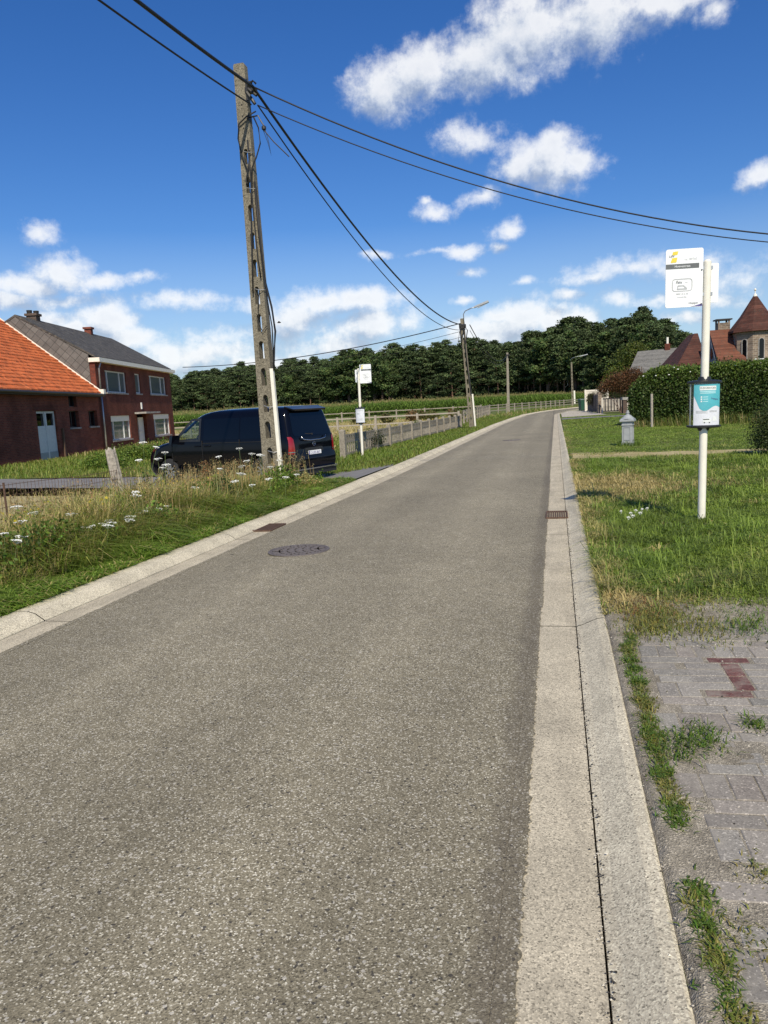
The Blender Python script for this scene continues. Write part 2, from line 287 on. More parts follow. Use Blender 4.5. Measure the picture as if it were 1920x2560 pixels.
hs=k.n('HueSaturation',{'Hue':.508,'Saturation':1.34,'Value':1.10,'Color':sky.outputs[0]})
skyc=k.mix(1.0,hs.outputs[0],(.80,.96,1.16),'MULTIPLY')
cc=k.ramp(lit,[(0,(4.6,5.4,6.8)),(.36,(6.8,7.5,8.7)),(.6,(9.2,9.6,10.1)),(1,(11.6,11.6,11.5))])
cc=k.mix(k.math('MULTIPLY',thick,.34),cc,(6.2,6.8,8.0))
hz=k.n('MapRange',{'Value':el,'From Min':.0,'From Max':.22,'To Min':.62,'To Max':0}).outputs[0]
skyc=k.mix(hz,skyc,(6.2,7.6,9.4))
allc=k.mix(k.math('MULTIPLY',alpha,.86),skyc,cc)
bg=k.n('Background',{'Color':allc,'Strength':SKYS}); ow=k.n('OutputWorld'); k.nt.links.new(bg.outputs[0],ow.inputs[0])
SC.view_settings.view_transform='Standard'; SC.view_settings.look='None'; SC.view_settings.exposure=0.0; SC.view_settings.gamma=1
SC.cycles.max_bounces=6; SC.cycles.transparent_max_bounces=12
# ------------------------------------------------------------------ terrain and road
LS=[(-30,-4.6),(-5,-4.6),(5,-4.58),(9,-4.5),(14.5,-4.34),(20,-4.22),(35,-4.14),(51,-4.06),(65,-3.75),(78,-3.2)]
def outL(y): return np.interp(y,[a for a,_ in LS],[b for _,b in LS])
def hgt(x,y):
    x=np.asarray(x,float);y=np.asarray(y,float); xl=outL(y)
    s=np.clip((xl-x)/2.0,0,1); s=s*s*(3-2*s); left=.07-(.22)*s
    right=.055+.03*np.clip((x-.4)/3,0,1)
    h=np.where(x<xl+.0,left,np.where(x>.31,right,-.13))
    far=np.clip((y-62)/12,0,1); return h*(1-far)+(-.05)*far
xs=[-900,-500,-300,-200,-150,-110,-80,-60,-45]+list(np.arange(-36,-8,2.))+[-7.5,-7,-6.6,-6.2,-5.8,-5.4,-5.1,-4.85,-4.65,-4.56,-4.50,-2.2,0.2,.305,.312,.4,.5,.9,1.4,2,2.7]+[3.4]+list(np.arange(4.5,20,1.5))+[24,30,40,60,90,140,220,350,600,900]
ys=[-60,-30,-15,-8]+list(np.arange(-4,24,1.))+list(np.arange(24,76,2.))+[80,90,100,115,130,150,180,220,280,360,500,800,1200]
V=[];
for y in ys:
    dl=float(outL(y))+4.56
    for x in xs:
        w=1. if -8<x<-4 else 0.
        X=x+dl*w; V.append((X,y,float(hgt(X,y))))
nx=len(xs); Fq=[(j*nx+i,j*nx+i+1,(j+1)*nx+i+1,(j+1)*nx+i) for j in range(len(ys)-1) for i in range(nx-1)]
tag(mesh_np('ground',V,[Fq],MT['ground'],smooth=True),kind='structure')
# road edge stations (outer kerb edges)
st=[(y,) for y in np.arange(-6,74,1.925)]
Lp=[(float(outL(s[0])),s[0]) for s in st]; Rp=[(.31,s[0]) for s in st]
Lp+=[(-3.3,78),(-2.75,83),(-2.2,88),(-1.5,93),(-.6,98),(.5,103),(1.9,108),(5.2,118),(10,127),(18,137)]
Rp+=[(.37,76),(.6,80),(1.0,84),(1.7,88.5),(2.7,93),(4.0,97.5),(5.6,102),(8.6,110.5),(13,118.5),(21,128)]
def strip(name,prof,mat,slabs=False,gap=.012,every=2,tex=None):
    """prof: list of (side,offset,z): side 'L' measured inwards from the left edge, 'R' from the right"""
    V=[];F=[]
    def pt(i,t,s,o,z):
        l=np.array(Lp[i])*(1-t)+np.array(Lp[i+1])*t; r=np.array(Rp[i])*(1-t)+np.array(Rp[i+1])*t; u=(r-l)/np.linalg.norm(r-l)
        p=l+u*o if s=='L' else r-u*o
        return (p[0],p[1],z)
    n=len(Lp)
    for i in range(n-1):
        ln=math.hypot(Lp[i+1][0]-Lp[i][0],Lp[i+1][1]-Lp[i][1]); e=gap/2/ln if slabs else 0
        t0=e if (slabs and (i%every==0)) else 0; t1=1-e if (slabs and ((i+1)%every==0)) else 1
        b=len(V); m=len(prof)
        for t in(t0,t1): V+= [pt(i,t,*q) for q in prof]
        F+=[(b+j,b+j+1,b+m+j+1,b+m+j) for j in range(m-1)]
    return tag(mesh_np(name,V,[F],MT[mat]),kind='structure')
strip('road',[('L',.56,.002),('L',.62,.006),('L',1.6,.03),('R',1.6,.03),('R',.55,.006),('R',.46,.002)],'asphalt')
strip('left_gutter',[('L',.315,-.06),('L',.309,0),('L',.6,0),('L',.601,-.03)],'gutter_concrete',True)
strip('left_kerb',[('L',0,-.1),('L',0.004,.078),('L',.15,.082),('L',.22,.062),('L',.30,.006),('L',.305,-.06)],'kerb_concrete',True)
strip('right_gutter',[('R',.47,-.03),('R',.469,.0),('R',.205,0),('R',.203,-.06)],'gutter_concrete',True)
strip('right_kerb',[('R',.1985,-.06),('R',.198,.0),('R',.16,.012),('R',.10,.040),('R',.055,.060),('R',.012,.066),('R',0,.060),('R',0,-.1)],'kerb_concrete',True)
def sheet(name,poly,mat,off=.006,nsub=40,rough=.0,seed=1,zf=hgt):
    """outline with a slightly ragged edge, draped on the terrain as a grid"""
    P=[]; m=len(poly)
    for i in range(m):
        a=np.array(poly[i]);b=np.array(poly[(i+1)%m]); k=max(1,int(np.linalg.norm(b-a)/ .25)) if rough else 1
        for j in range(k):
            p=a+(b-a)*j/k
            if rough: p=p+(np.array((vnoise(p[0],p[1],1.7,seed),vnoise(p[0],p[1],1.7,seed+1)))-.5)*rough*2+(np.array((vnoise(p[0],p[1],5,seed),vnoise(p[0],p[1],5,seed+1)))-.5)*rough*.8
            P.append(tuple(p))
    bm=bmesh.new(); vs=[bm.verts.new((x,y,0)) for x,y in P]; bm.faces.new(vs); bmesh.ops.triangulate(bm,faces=bm.faces[:],ngon_method='EAR_CLIP')
    x0,x1=min(p[0] for p in P),max(p[0] for p in P); y0,y1=min(p[1] for p in P),max(p[1] for p in P)
    step=max(.45,max(x1-x0,y1-y0)/nsub)
    for ax,(a,b) in enumerate(((x0,x1),(y0,y1))):
        c=a+step
        while c<b:
            no=(1,0,0) if ax==0 else (0,1,0); bmesh.ops.bisect_plane(bm,geom=bm.verts[:]+bm.edges[:]+bm.faces[:],plane_co=(c if ax==0 else 0,c if ax==1 else 0,0),plane_no=no); c+=step
    for v in bm.verts: v.co.z=float(zf(v.co.x,v.co.y))+off
    bmesh.ops.triangulate(bm,faces=bm.faces[:]); bmesh.ops.recalc_face_normals(bm,faces=bm.faces[:])
    me=bpy.data.meshes.new(name); bm.to_mesh(me); bm.free(); me.materials.append(MT[mat]); o=bpy.data.objects.new(name,me); link(o); return tag(o,kind='structure')
sheet('driveway',[(-4.36,15.7),(-4.25,20.1),(-7.,20.6),(-13.5,21.6),(-19,22.8),(-40,25),(-40,21.4),(-22,20.1),(-15.5,19.3),(-11.8,18.3),(-7.,16.3)],'drive',.03,rough=.12)
DRY=[(-7.5,4),(-7.5,10),(-7.6,14.5),(-8.5,16.2),(-12,18.1),(-16,19.2),(-26,20.2),(-26,4)]
sheet('dry_field',DRY,'dry',.012,rough=.35)
sheet('dry_paddock',[(-8.2,31),(-7.4,60),(-8,92),(-60,92),(-60,50),(-40,45)],'dry',.02,nsub=30,rough=.6)
sheet('dirt_path',[(.42,18.9),(.45,22.4),(1.3,21.9),(2.6,21.1),(4.6,20.7),(9,20.5),(9,18.9),(4.,18.9),(1.6,19.1)],'dry',.012,rough=.16)
sheet('asphalt_path',[(.4,54.6),(.4,57.6),(5.6,57.0),(14,55),(14,53),(5.6,55)],'drive',.02,rough=.05)
sheet('concrete_pad',[(.45,61),(.47,76),(1.3,85),(3.1,84),(3.3,72),(4.0,62)],'pad_concrete',.10,zf=lambda x,y:np.full_like(np.asarray(x,float),-.03))
xg=np.concatenate([np.concatenate([np.arange(.284,.40,.008),np.arange(.41,1.6,.028)]),np.arange(1.62,3.7,.09)]); yg=np.arange(-3,6.3,.03); XX,YY=np.meshgrid(xg,yg)
nz=(vnoise(XX,YY,2.1,301)*.5+vnoise(XX,YY,6,302)*.3+vnoise(XX,YY,19,303)*.2)-.5
ZZ=hgt(np.maximum(XX,.312),YY)+.0134+.0040*nz+.011*np.clip((.40-XX+.30*nz)/.13,0,1)+.010*np.clip((.03-(YY-3.42)**2-.25*(XX-.7)**2+.05*nz)/.06,0,1)+.014*np.clip((YY-5.35)/.5,0,1)*(nz+.6)+0
wk=np.clip((XX-.292-.022*vnoise(XX*0,YY,14,305)-.012*vnoise(XX*0,YY,50,306))/.030,0,1); ZZ=np.where(XX<.311,.050,.0580)*(1-wk)+ZZ*wk
nxg=len(xg); Fs=[(j*nxg+i,j*nxg+i+1,(j+1)*nxg+i+1,(j+1)*nxg+i) for j in range(len(yg)-1) for i in range(nxg-1)]
tag(mesh_np('sandy_strip',np.stack([XX.ravel(),YY.ravel(),ZZ.ravel()],1),[Fs],MT['sand'],smooth=True),kind='structure')
def crumb_edge(name,side,y0,y1,off,seed):
    ys_=np.arange(y0,y1,.012); e=.014*(vnoise(ys_*0,ys_,5,seed)-.5)+.014*(vnoise(ys_*0,ys_,45,seed+1)-.5)+.014*(rng.random(len(ys_))-.5); V=[];m=len(ys_)
    for t in (0,1):
        for y,d in zip(ys_,e):
            if side=='R': x=.31-off+(-.06 if t==0 else max(.003,.008+d))
            else: x=float(outL(y))+off+(.06 if t==0 else -max(.003,.008+d))
            V.append((x,y,.0075 if t==0 else .0035))
    tag(mesh_np(name,V,[[(i,m+i,m+i+1,i+1) if side=='R' else (i,i+1,m+i+1,m+i) for i in range(m-1)]],MT['asphalt']),kind='structure')
crumb_edge('road_edge','R',1.2,16,.46,311); crumb_edge('road_edge','L',3.5,15,.56,315)
# brick pavement: every block its own colour, slight tilt
def pavement():
    V=[];Fq=[];C=[]; bw,bh=.205,.1; g=.006
    def block(cx,cy,w,h,c,z=0.):
        b=len(V); tz=rng.normal(0,.0007,4)+rng.normal(0,.0010); a=rng.normal(0,.004); e=.004
        for zz,ins in((-.04,0),(.0-.003,0),(.0,e)):
            for q,(sx_,sy_) in enumerate(((-1,-1),(1,-1),(1,1),(-1,1))):
                x=sx_*(w/2-ins);y=sy_*(h/2-ins); X=cx+x-a*y;Y=cy+y+a*x; V.append((X,Y,float(hgt(X,Y))+.0155+z+zz+tz[q])); C.append(c)
        for l in(0,4):
            for q in range(4): Fq.append((b+l+q,b+l+(q+1)%4,b+l+4+(q+1)%4,b+l+4+q))
        Fq.append((b+8,b+9,b+10,b+11))
    y=-2.5; row=0
    pat=[0,0,1,0,0,0,0,1]
    while y<5.95:
        upright=pat[row%8]; w,h=(bh,bw) if upright else (bw,bh); off=rng.random(); y+=h/2
        for i in range(-2,34):
            cx=.46+(i+off)*(w+g); cy=y
            if cx-w/2<.40+.03*vnoise(0,cy,3,9) or cx>3.4: continue
            col=np.array((.27,.25,.208))*(.78+.40*rng.random())+np.array((.018,.0,-.004))*rng.random()
            if .69<cx<1.19 and 4.05<cy<4.71: continue
            block(cx,cy,w,h,tuple(col))
        y+=h/2+g; row+=1
    # the two red rows joined by two upright red bricks, grey halves beside them
    rc=lambda: tuple(np.array((.135,.055,.045))*(.85+.3*rng.random()))
    gc=lambda: tuple(np.array((.27,.245,.205))*(.85+.3*rng.random()))
    block(.945,4.642,.225,.085,rc()); block(.845,4.112,.225,.085,rc())
    for cy in(4.265,4.479): block(.94,cy,.095,.205,rc())
    for cy in(4.215,4.32,4.425,4.535): block(.79,cy,.19,.1,gc()); block(1.09,cy,.185,.1,gc())
    block(1.08,4.112,.22,.1,gc()); block(1.19,4.642,.22,.1,gc()); block(.71,4.642,.2,.1,gc())
    tag(mesh_np('pavement',V,[Fq],MT['paver'],col=np.array(C)),kind='structure')
pavement()
# ------------------------------------------------------------------ foliage generators
def blade_mesh(name,P,h,w,lean,C,mat='grass_blades',parent=None,ang=None):
    n=len(P); a=rng.random(n)*2*pi if ang is None else ang; d=np.stack([np.cos(a),np.sin(a),0*a],1); s=np.stack([-np.sin(a),np.cos(a),0*a],1)
    h=h[:,None]; w=w[:,None]; lean=lean[:,None]; z=np.array((0,0,1.))
    mid=P+d*lean*h*.35+z*h*.6; tip=P+d*lean*h+z*h*(1-.35*lean)
    V=np.stack([P-s*w/2,P+s*w/2,mid+s*w*.38,mid-s*w*.38,tip],1).reshape(-1,3)
    b=np.arange(n)[:,None]*5; Q=b+np.array([[0,1,2,3]]); T=b+np.array([[3,2,4]])
    return mesh_np(name,V,[Q,T],MT[mat],parent,col=np.repeat(C,5,0))
def leaf_mesh(name,P,size,C,mat='leaf',parent=None,nrm=None,nb=.5,asp=.55,stretch=None):
    n=len(P); a=rng.normal(size=(n,3)); 
    if stretch is not None: a=a*np.array(stretch)
    a/=np.linalg.norm(a,axis=1)[:,None]; m=rng.normal(size=(n,3))
    if nrm is not None: m=m*(1-nb)+nrm*nb*2
    b=np.cross(m,a); b/=np.linalg.norm(b,axis=1)[:,None]+1e-9; s=np.asarray(size)[:,None]*np.ones((n,1))
    V=np.stack([P-a*s/2,P+b*s*asp/2-a*s*.05,P+a*s/2,P-b*s*asp/2-a*s*.05],1).reshape(-1,3)
    Q=np.arange(n)[:,None]*4+np.array([[0,1,2,3]])
    return mesh_np(name,V,[Q],MT[mat],parent,col=np.repeat(C,4,0))
def ball(n,shell=.5):
    v=rng.normal(size=(n,3)); v/=np.linalg.norm(v,axis=1)[:,None]; r=(shell+(1-shell)*rng.random(n)); return v*r[:,None],v
def tint(base,n,var=.3,hue=.12):
    base=np.array(base); f=1+var*(rng.random((n,1))*2-1); c=base*f; c[:,0]*=1+hue*(rng.random(n)*2-1)*2; c[:,2]*=1+hue*(rng.random(n)*2-1); return np.clip(c,.004,.8)
# ------------------------------------------------------------------ grass
def tufts(X,Y,per,rad,Hh,lean,C,w,name,hvar=.5,cvar=.35):
    """clumps of blades fanning out of common centres"""
    n=len(X); k_=np.repeat(np.arange(n),per); m=len(k_); a=rng.random(m)*2*pi; r=np.abs(rng.normal(0,1,m))*rad[k_]
    x=X[k_]+np.cos(a)*r; y=Y[k_]+np.sin(a)*r; h=Hh[k_]*(1-hvar+1.2*hvar*rng.random(m)); c=C[k_]*(1-cvar+2*cvar*rng.random((m,1)))
    ln=lean[k_]*(.3+1.2*rng.random(m)); P=np.stack([x,y,hgt(x,y)-.01],1)
    return tag(blade_mesh(name,P,h,w[k_]*(.6+.8*rng.random(m)),ln,c,ang=a+rng.normal(0,.5,m)),kind='stuff')
def scatter(n,x0,x1,y0,y1): return rng.uniform(x0,x1,n),rng.uniform(y0,y1,n)
GREEN=np.array((.138,.215,.029)); LIME=np.array((.225,.29,.048)); STRAW=np.array((.50,.40,.17)); OLIVE=np.array((.21,.21,.05)); BROWN=np.array((.22,.12,.05))
def path_y(x): return 20.2+.55*np.exp(-np.abs(x-.4))
def lawn():
    X=[];Y=[];Hh=[];Ww=[]
    for n,(x0,x1,y0,y1),h,w in ((95000,(.30,3.6,5.6,10.5),.070,.0085),(90000,(.30,5.6,10.5,19.5),.075,.012),(60000,(.3,8.5,20.5,37),.04,.014),(22000,(.4,9,37,60),.05,.03)):
        x,y=scatter(n,x0,x1,y0,y1); X.append(x);Y.append(y);Hh.append(np.full(n,h));Ww.append(np.full(n,w))
    x,y,h,w=map(np.concatenate,(X,Y,Hh,Ww)); n=len(x)
    dp=np.abs(y-path_y(x)); pn=vnoise(x,y,1.6,11); keep=~((dp<.75+.9*(pn-.5))&(rng.random(n)<.90))
    keep&=~((y<5.95+.6*(vnoise(x,y,2.3,4)-.5)+.3*(vnoise(x,y,9,5)-.5))&(x>.75)) 
    keep&=~((y>54.3)&(y<58))&~((y>60)&(x<4.2))
    bare=((x-1.02)/.22)**2+((y-8.05)/.25)**2<1; bare|=((x-1.62)/.4)**2+((y-8.6)/.22)**2<1; bare|=((x-1.35)/.3)**2+((y-6.95)/.15)**2<1
    keep&=~(bare&(rng.random(n)<.85))
    x,y,h,w,dp=x[keep],y[keep],h[keep],w[keep],dp[keep]; n=len(x)
    # dry bands as in the photo: around y 12-14, and by the kerb and the path
    dry=np.exp(-((y-13.2)/1.9)**2)*np.exp(-((x-1.1)/1.5)**2)*.82+.9*np.exp(-(dp/.9)**2)+.55*np.exp(-((x-.35)/.22)**2)+.45*np.exp(-((y-14.6)/.8)**2)+.5*np.exp(-((y-6.0)/.3)**2)*np.exp(-((x-.55)/.4)**2)
    dry+=.9*(vnoise(x,y,.9,21)-.55)+.5*(vnoise(x,y,4,22)-.5)
    t=np.clip(dry,0,1)*(rng.random(n)<.15+.85*np.clip(dry,0,1)); big=vnoise(x,y,.55,31); med=vnoise(x,y,3.1,32)
    c=GREEN*(1-big[:,None])+LIME*big[:,None]; c=c*(.62+.75*med[:,None]); c=c*(1-t[:,None])+STRAW*(.7+.5*rng.random(n))[:,None]*t[:,None]
    c*=(.8+.4*rng.random(n))[:,None]
    h=h*(.45+1.1*rng.random(n))*(.6+.9*vnoise(x,y,2.2,33)); tall=(y<19)&(rng.random(n)<.035); h[tall]*=2.3
    P=np.stack([x,y,hgt(x,y)-.005],1); return tag(blade_mesh('lawn_grass',P,h,w*(.6+.8*rng.random(n)),.35+1.5*rng.random(n)**1.2,c),kind='stuff')
lawn()
def lawn_tufts():
    n=2600; x=.34+3.6*rng.random(n); y=6.1+12.5*rng.random(n); keep=(vnoise(x,y,1.9,23)>.38)&~((np.abs(y-path_y(x))<1.)); x,y=x[keep],y[keep]; n=len(x)
    dry=np.exp(-((y-13.2)/1.9)**2)*np.exp(-((x-1.1)/1.5)**2)*.75+.5*np.exp(-((x-.35)/.22)**2)+.6*(vnoise(x,y,.9,21)-.55); t=(rng.random(n)<np.clip(dry,.04,.9))[:,None]
    C=np.where(t,STRAW*.95,GREEN*(1-.5*vnoise(x,y,.7,24)[:,None])+LIME*.5*vnoise(x,y,.7,24)[:,None])*(.6+.75*rng.random((n,1)))
    tufts(x,y,22,.035+.04*rng.random(n),(.06+.11*rng.random(n))*(.6+.8*vnoise(x,y,1.4,25)),.8+.7*rng.random(n),C,np.full(n,.0085),'lawn_tufts')
lawn_tufts()
def pavement_weeds():
    P=[];Hh=[];C=[]
    def tuft(x,y,r,n,h,c):
        a=rng.normal(0,r,(n,2)); px,py=x+a[:,0],y+a[:,1]*1.6; P.append(np.stack([px,py,hgt(px,py)+.004],1)); Hh.append(h*(.4+.9*rng.random(n))); C.append(tint(c,n,.35))
    y=-.5
    while y<5.9:
        if vnoise(0,y,1.9,41)>.22:
            for _ in range(2): tuft(.375+.05*rng.random()+.06*max(0,y-4.5),y+.08*rng.random(),.021,int(60+60*rng.random()),.026+.016*rng.random(),GREEN*.8 if rng.random()<.65 else OLIVE)
        y+=.09
    for x,yy,r,n,h,c in ((.62,3.55,.05,260,.05,GREEN*.8),(.5,3.45,.05,240,.05,GREEN*.75),(.88,3.72,.03,120,.05,GREEN*.8),(.95,5.25,.1,330,.06,OLIVE),(1.2,5.3,.08,260,.06,GREEN*.8),(.7,5.5,.12,700,.07,OLIVE),(.58,5.3,.1,600,.07,OLIVE),(.62,5.75,.11,480,.06,BROWN*1.4),(.9,5.85,.15,500,.06,OLIVE),(1.4,5.7,.2,500,.06,GREEN),(1.75,5.2,.1,350,.06,OLIVE),(1.6,4.9,.06,160,.05,GREEN*.8),(1.35,4.75,.03,60,.04,OLIVE),(.62,2.55,.05,120,.03,OLIVE),(.5,2.2,.04,120,.03,OLIVE)): tuft(x,yy,r,n,h,c)
    P=np.concatenate(P); n=len(P); tag(blade_mesh('pavement_weeds',P,np.concatenate(Hh),.004+.004*rng.random(n),.5+.9*rng.random(n),np.concatenate(C)),kind='stuff')
pavement_weeds()
def verge():
    # short bright green band by the kerb
    n=95000; y=3.2+13*rng.random(n)**1.25; xl=outL(y); u=rng.random(n); wv=.62+.7*vnoise(y*0,y,.9,51); x=xl+.05-u*wv
    c=(GREEN*(1-u[:,None]*.4)+LIME*u[:,None]*.4)*(.65+.8*vnoise(x,y,2.4,52))[:,None]*(.7+.6*rng.random(n))[:,None]; c=np.where((rng.random(n)<.12)[:,None],STRAW*.9,c)
    h=(.07+.22*u)*(.45+.9*rng.random(n))*(.5+vnoise(x,y,2.9,58)); P=np.stack([x,y,hgt(x,y)-.01],1)
    c=c*1.15; tag(blade_mesh('verge_grass',P,h,.008+.008*rng.random(n),.5+1.3*rng.random(n),c),kind='stuff')
    # tall bank: patches of different weeds, some straw coloured, some green, with hollows
    n=7800; y=2.6+13.5*rng.random(n)**.95; xl=outL(y); x=xl-.48-2.8*rng.random(n)**1.05
    lim=15.6+.28*(-x-4.5); keep=(y<lim+.2*rng.normal(size=n))&(vnoise(x,y,2.6,63)>.22); x,y=x[keep],y[keep]; n=len(x)
    u=np.clip((outL(y)-.4-x)/.9,0,1); cl=vnoise(x,y,1.25,53); t=np.clip(vnoise(x,y,.75,59)*1.7-.4,0,1); s_=rng.random(n)
    H_=(.20+.42*u)*(.45+.75*cl+.35*rng.random(n))*np.interp(y,[3,7,10,12.5,14,16.5],[1.1,1.12,1.35,1.25,1.0,.55])*np.interp(-x,[6.2,7.3],[1,.6])
    kind=np.where(s_<.14+.34*t,0,np.where(s_<.45+.15*t,1,2)); C=np.stack([STRAW*.95,OLIVE*1.35,LIME*1.0])[kind]*(.6+.75*rng.random((n,1)))
    tufts(x,y,28,.05+.05*rng.random(n),H_,np.where(kind==0,.45,.8)+.3*rng.random(n),C,np.where(kind==2,.013,.010),'tall_verge_weeds')
    # seeding stalks, upright and sparse
    n=2500; y=3+12.9*rng.random(n)**.8; x=outL(y)-.8-2.4*rng.random(n); h=(.55+.5*rng.random(n))*np.interp(y,[3,8,11,14],[.85,.95,1.0,.95]); P=np.stack([x,y,hgt(x,y)],1)
    c=tint(STRAW*.8,n,.35); tag(blade_mesh('dry_grass_stalks',P,h,.009+.005*rng.random(n),.05+.5*rng.random(n)**2,c),kind='stuff')
    hh=h*.95; m=9; pk=np.repeat(np.arange(n)[::2],m); Q=P[pk]+np.stack([rng.normal(0,.018,len(pk)),rng.normal(0,.018,len(pk)),hh[pk]*(.80+.16*rng.random(len(pk)))],1)
    tag(leaf_mesh('grass_seed_heads',Q,.02+.02*rng.random(len(pk)),tint(np.array((.30,.22,.10)),len(pk),.4)),kind='stuff')
    # leafy weeds in clumps
    n=110000; y=3+12.6*rng.random(n); x=outL(y)-.50-2.1*rng.random(n); f=vnoise(x,y,1.5,56); k_=(f>.50); x,y,f=x[k_],y[k_],f[k_]; n=len(x); P=np.stack([x,y,hgt(x,y)+.03+rng.random(n)*np.clip((f-.45)*1.9,0,.75)*np.interp(y,[3,9,13],[.6,.9,.8])],1)
    k_=rng.random(n)<np.interp(y,[3,8,11],[.35,.55,1]); P=P[k_]; x,y=x[k_],y[k_]; n=len(x)
    tag(leaf_mesh('verge_broadleaf_weeds',P,(.025+.04*rng.random(n))*np.interp(y,[3,10],[.8,1.2]),tint(GREEN*.75,n,.5)*(.6+.8*vnoise(x,y,2.7,60))[:,None]),kind='stuff')
    n=900; y=5+9*rng.random(n); x=outL(y)-1.2-1.6*rng.random(n); k_=vnoise(x,y,1.1,57)>.58; x,y=x[k_],y[k_]; n=len(x); P=np.stack([x,y,hgt(x,y)+.35+.4*rng.random(n)],1); tag(leaf_mesh('yellow_blossoms',P,.03+.02*rng.random(n),tint((.62,.46,.03),n,.2),asp=.9),kind='stuff')
verge()
def rough_grass(name,poly_fn,n,box,h,w,cols,seed):
    x,y=scatter(n,*box); k_=poly_fn(x,y); x,y=x[k_],y[k_]; m=len(x); s=rng.random(m)+.5*(vnoise(x,y,.35,seed)-.5); c=np.where((s<.33)[:,None],cols[0],np.where((s<.66)[:,None],cols[1],cols[2]))*(.65+.6*rng.random(m))[:,None]
    hh=h*(.4+1.*rng.random(m))*(.5+vnoise(x,y,.5,seed+1)); P=np.stack([x,y,hgt(x,y)],1); return tag(blade_mesh(name,P,hh,w*(.6+.8*rng.random(m)),.3+.7*rng.random(m),c),kind='stuff')
drive_n=lambda x:np.interp(-x,[4.3,7,13.5,19,40],[20.2,20.8,21.9,23.1,25.3])
rough_grass('yard_grass',lambda x,y:(y>drive_n(x))&(x>-27-.0*y)&(x>-17.5-.216*(y-22)-4.5),60000,(-30,-8.4,20,45),.20,.022,(GREEN,LIME*.9,OLIVE*1.3),61)
rough_grass('fence_verge_grass',lambda x,y:(x<outL(y)+.05),70000,(-9.5,-3.6,19.6,74),.15,.02,(GREEN,LIME,OLIVE),62)
rough_grass('far_verge_grass',lambda x,y:(x<np.interp(y,[70,78,90,98,108,118,127],[-3.6,-3.3,-2.1,-.6,1.8,5,10]))&(x>np.interp(y,[70,78,90,98,108,118,127],[-8,-8,-6.5,-5,-3,-.5,5])),16000,(-9,12,70,135),.35,.05,(GREEN,LIME,STRAW*.8),63)
rough_grass('paddock_grass',lambda x,y:(x<-7.9),26000,(-50,-7.5,32,92),.22,.05,(STRAW,STRAW*.8,OLIVE*1.4),64)
rough_grass('dry_field_grass',lambda x,y:(y<np.interp(-x,[7,12,16,26],[14.5,18.0,19.1,20.1])),16000,(-26,-7.4,6,20),.10,.012,(STRAW,STRAW*.8,STRAW*1.1),65)
def wild(name,label,group,spots):
    """flat white umbels on thin stalks"""
    protos=[]
    for v in range(4):
        sm=MB(); r=.050+.008*v
        def pr():
            root=empty(name)
            return root
        root=pr(); sm.tube([(0,0,0),(.01*v,.01,.55),(.02,.0,1.0)],[.0035,.003,.0025],5); sm.build('stem',MT['stem_green'],root)
        fm=MB()
        for q in range(26):
            a=q*2.4+.3*rng.normal(); rr=r*math.sqrt((q+.5)/26); x,y=.02+rr*math.cos(a),rr*math.sin(a); z=1.01-3*rr*rr+.003*rng.normal(); f=.0085+.004*rng.random()
            fm.lathe([(.002,z-.004),(f,z),(f*.8,z+.004),(.001,z+.005)],5,(x,y)); 
            if q%3==0: fm.tube([(.02,0,.972),(x,y,z-.003)],.0012,3,False)
        fm.build('flower_head',MT['flower_white'],root); protos.append(root)
    used=[False]*4
    for i,(x,y,h) in enumerate(spots):
        sw=1. if name=='wild_carrot' else .3; v=i%4; o=protos[v] if not used[v] else copy_tree(protos[v]); used[v]=True
        o.location=(x,y,float(hgt(x,y))); o.rotation_euler=(rng.normal(0,.12),rng.normal(0,.12),rng.random()*6.3); o.scale=(sw,sw,h)
        for ch in o.children: 
            if ch.name.startswith('flower_head'): ch.scale=(1,1,1/h); ch.location=(0,0,1.0-1.0/h)
        tag(o,label,'wildflower',group)
spots=[]
for px,py,X in ((285,970,-7.1),(345,985,-6.8),(348,997,-6.8),(365,1010,-6.5),(335,1018,-6.6),(288,1068,-6.4),(325,1105,-6.2),(272,1075,-6.6),(315,1135,-5.9),(335,1148,-5.9),(198,1148,-6.1),(225,1145,-6.1),(250,1137,-6.2),(245,1160,-5.8),(270,1163,-5.8),(282,1178,-5.7),(225,1183,-5.6),(235,1190,-5.6),(222,1196,-5.5),(60,1135,-6.3),(5,1180,-5.8),(2,1165,-5.9),(32,1105,-6.9),(268,1128,-6.2),(305,1140,-6.0),(520,975,-6.0),(545,1000,-5.6),(560,990,-5.8),(568,985,-6.2),(577,1015,-5.5),(540,1010,-5.6),(505,1030,-5.4),(548,1055,-5.2),(615,1060,-5.1),(585,1040,-5.2),(512,1045,-5.5),(460,1020,-6.2),(497,988,-6.3),(600,1000,-5.9),(530,985,-6.4),(640,1040,-5.0),(300,1000,-7.0),(310,962,-7.2),(150,1120,-6.3),(180,1165,-5.9),(120,1150,-6.2),(90,1110,-6.6),(215,1120,-6.4),(350,1120,-6.0),(380,1085,-6.2),(410,1060,-6.2),(300,1120,-6.1),(210,1160,-5.9),(260,1110,-6.3),(40,1170,-5.9)):
    X*=.915; q=ray(px,py); t=X/q[0]; y=t*q[1]; z=CH+t*q[2]; spots.append((X,float(y),max(.45,float(z-hgt(X,y))+.05)))
wild('wild_carrot','white flat-topped wild carrot flower on a thin stalk in the tall roadside weeds','wild carrot flowers in the left verge',spots)
yr=[]
for px,py in ((1345,1108),(1358,1112),(1372,1106),(1385,1110),(1390,1104),(1402,1102),(1366,1118),(1352,1121)):
    q=ray(px,py); t=(.2-CH)/q[2]; yr.append((float(t*q[0]),float(t*q[1]),.16))
wild('yarrow','small white yarrow flower in the lawn left of the bus stop post','yarrow flowers in the lawn',yr)
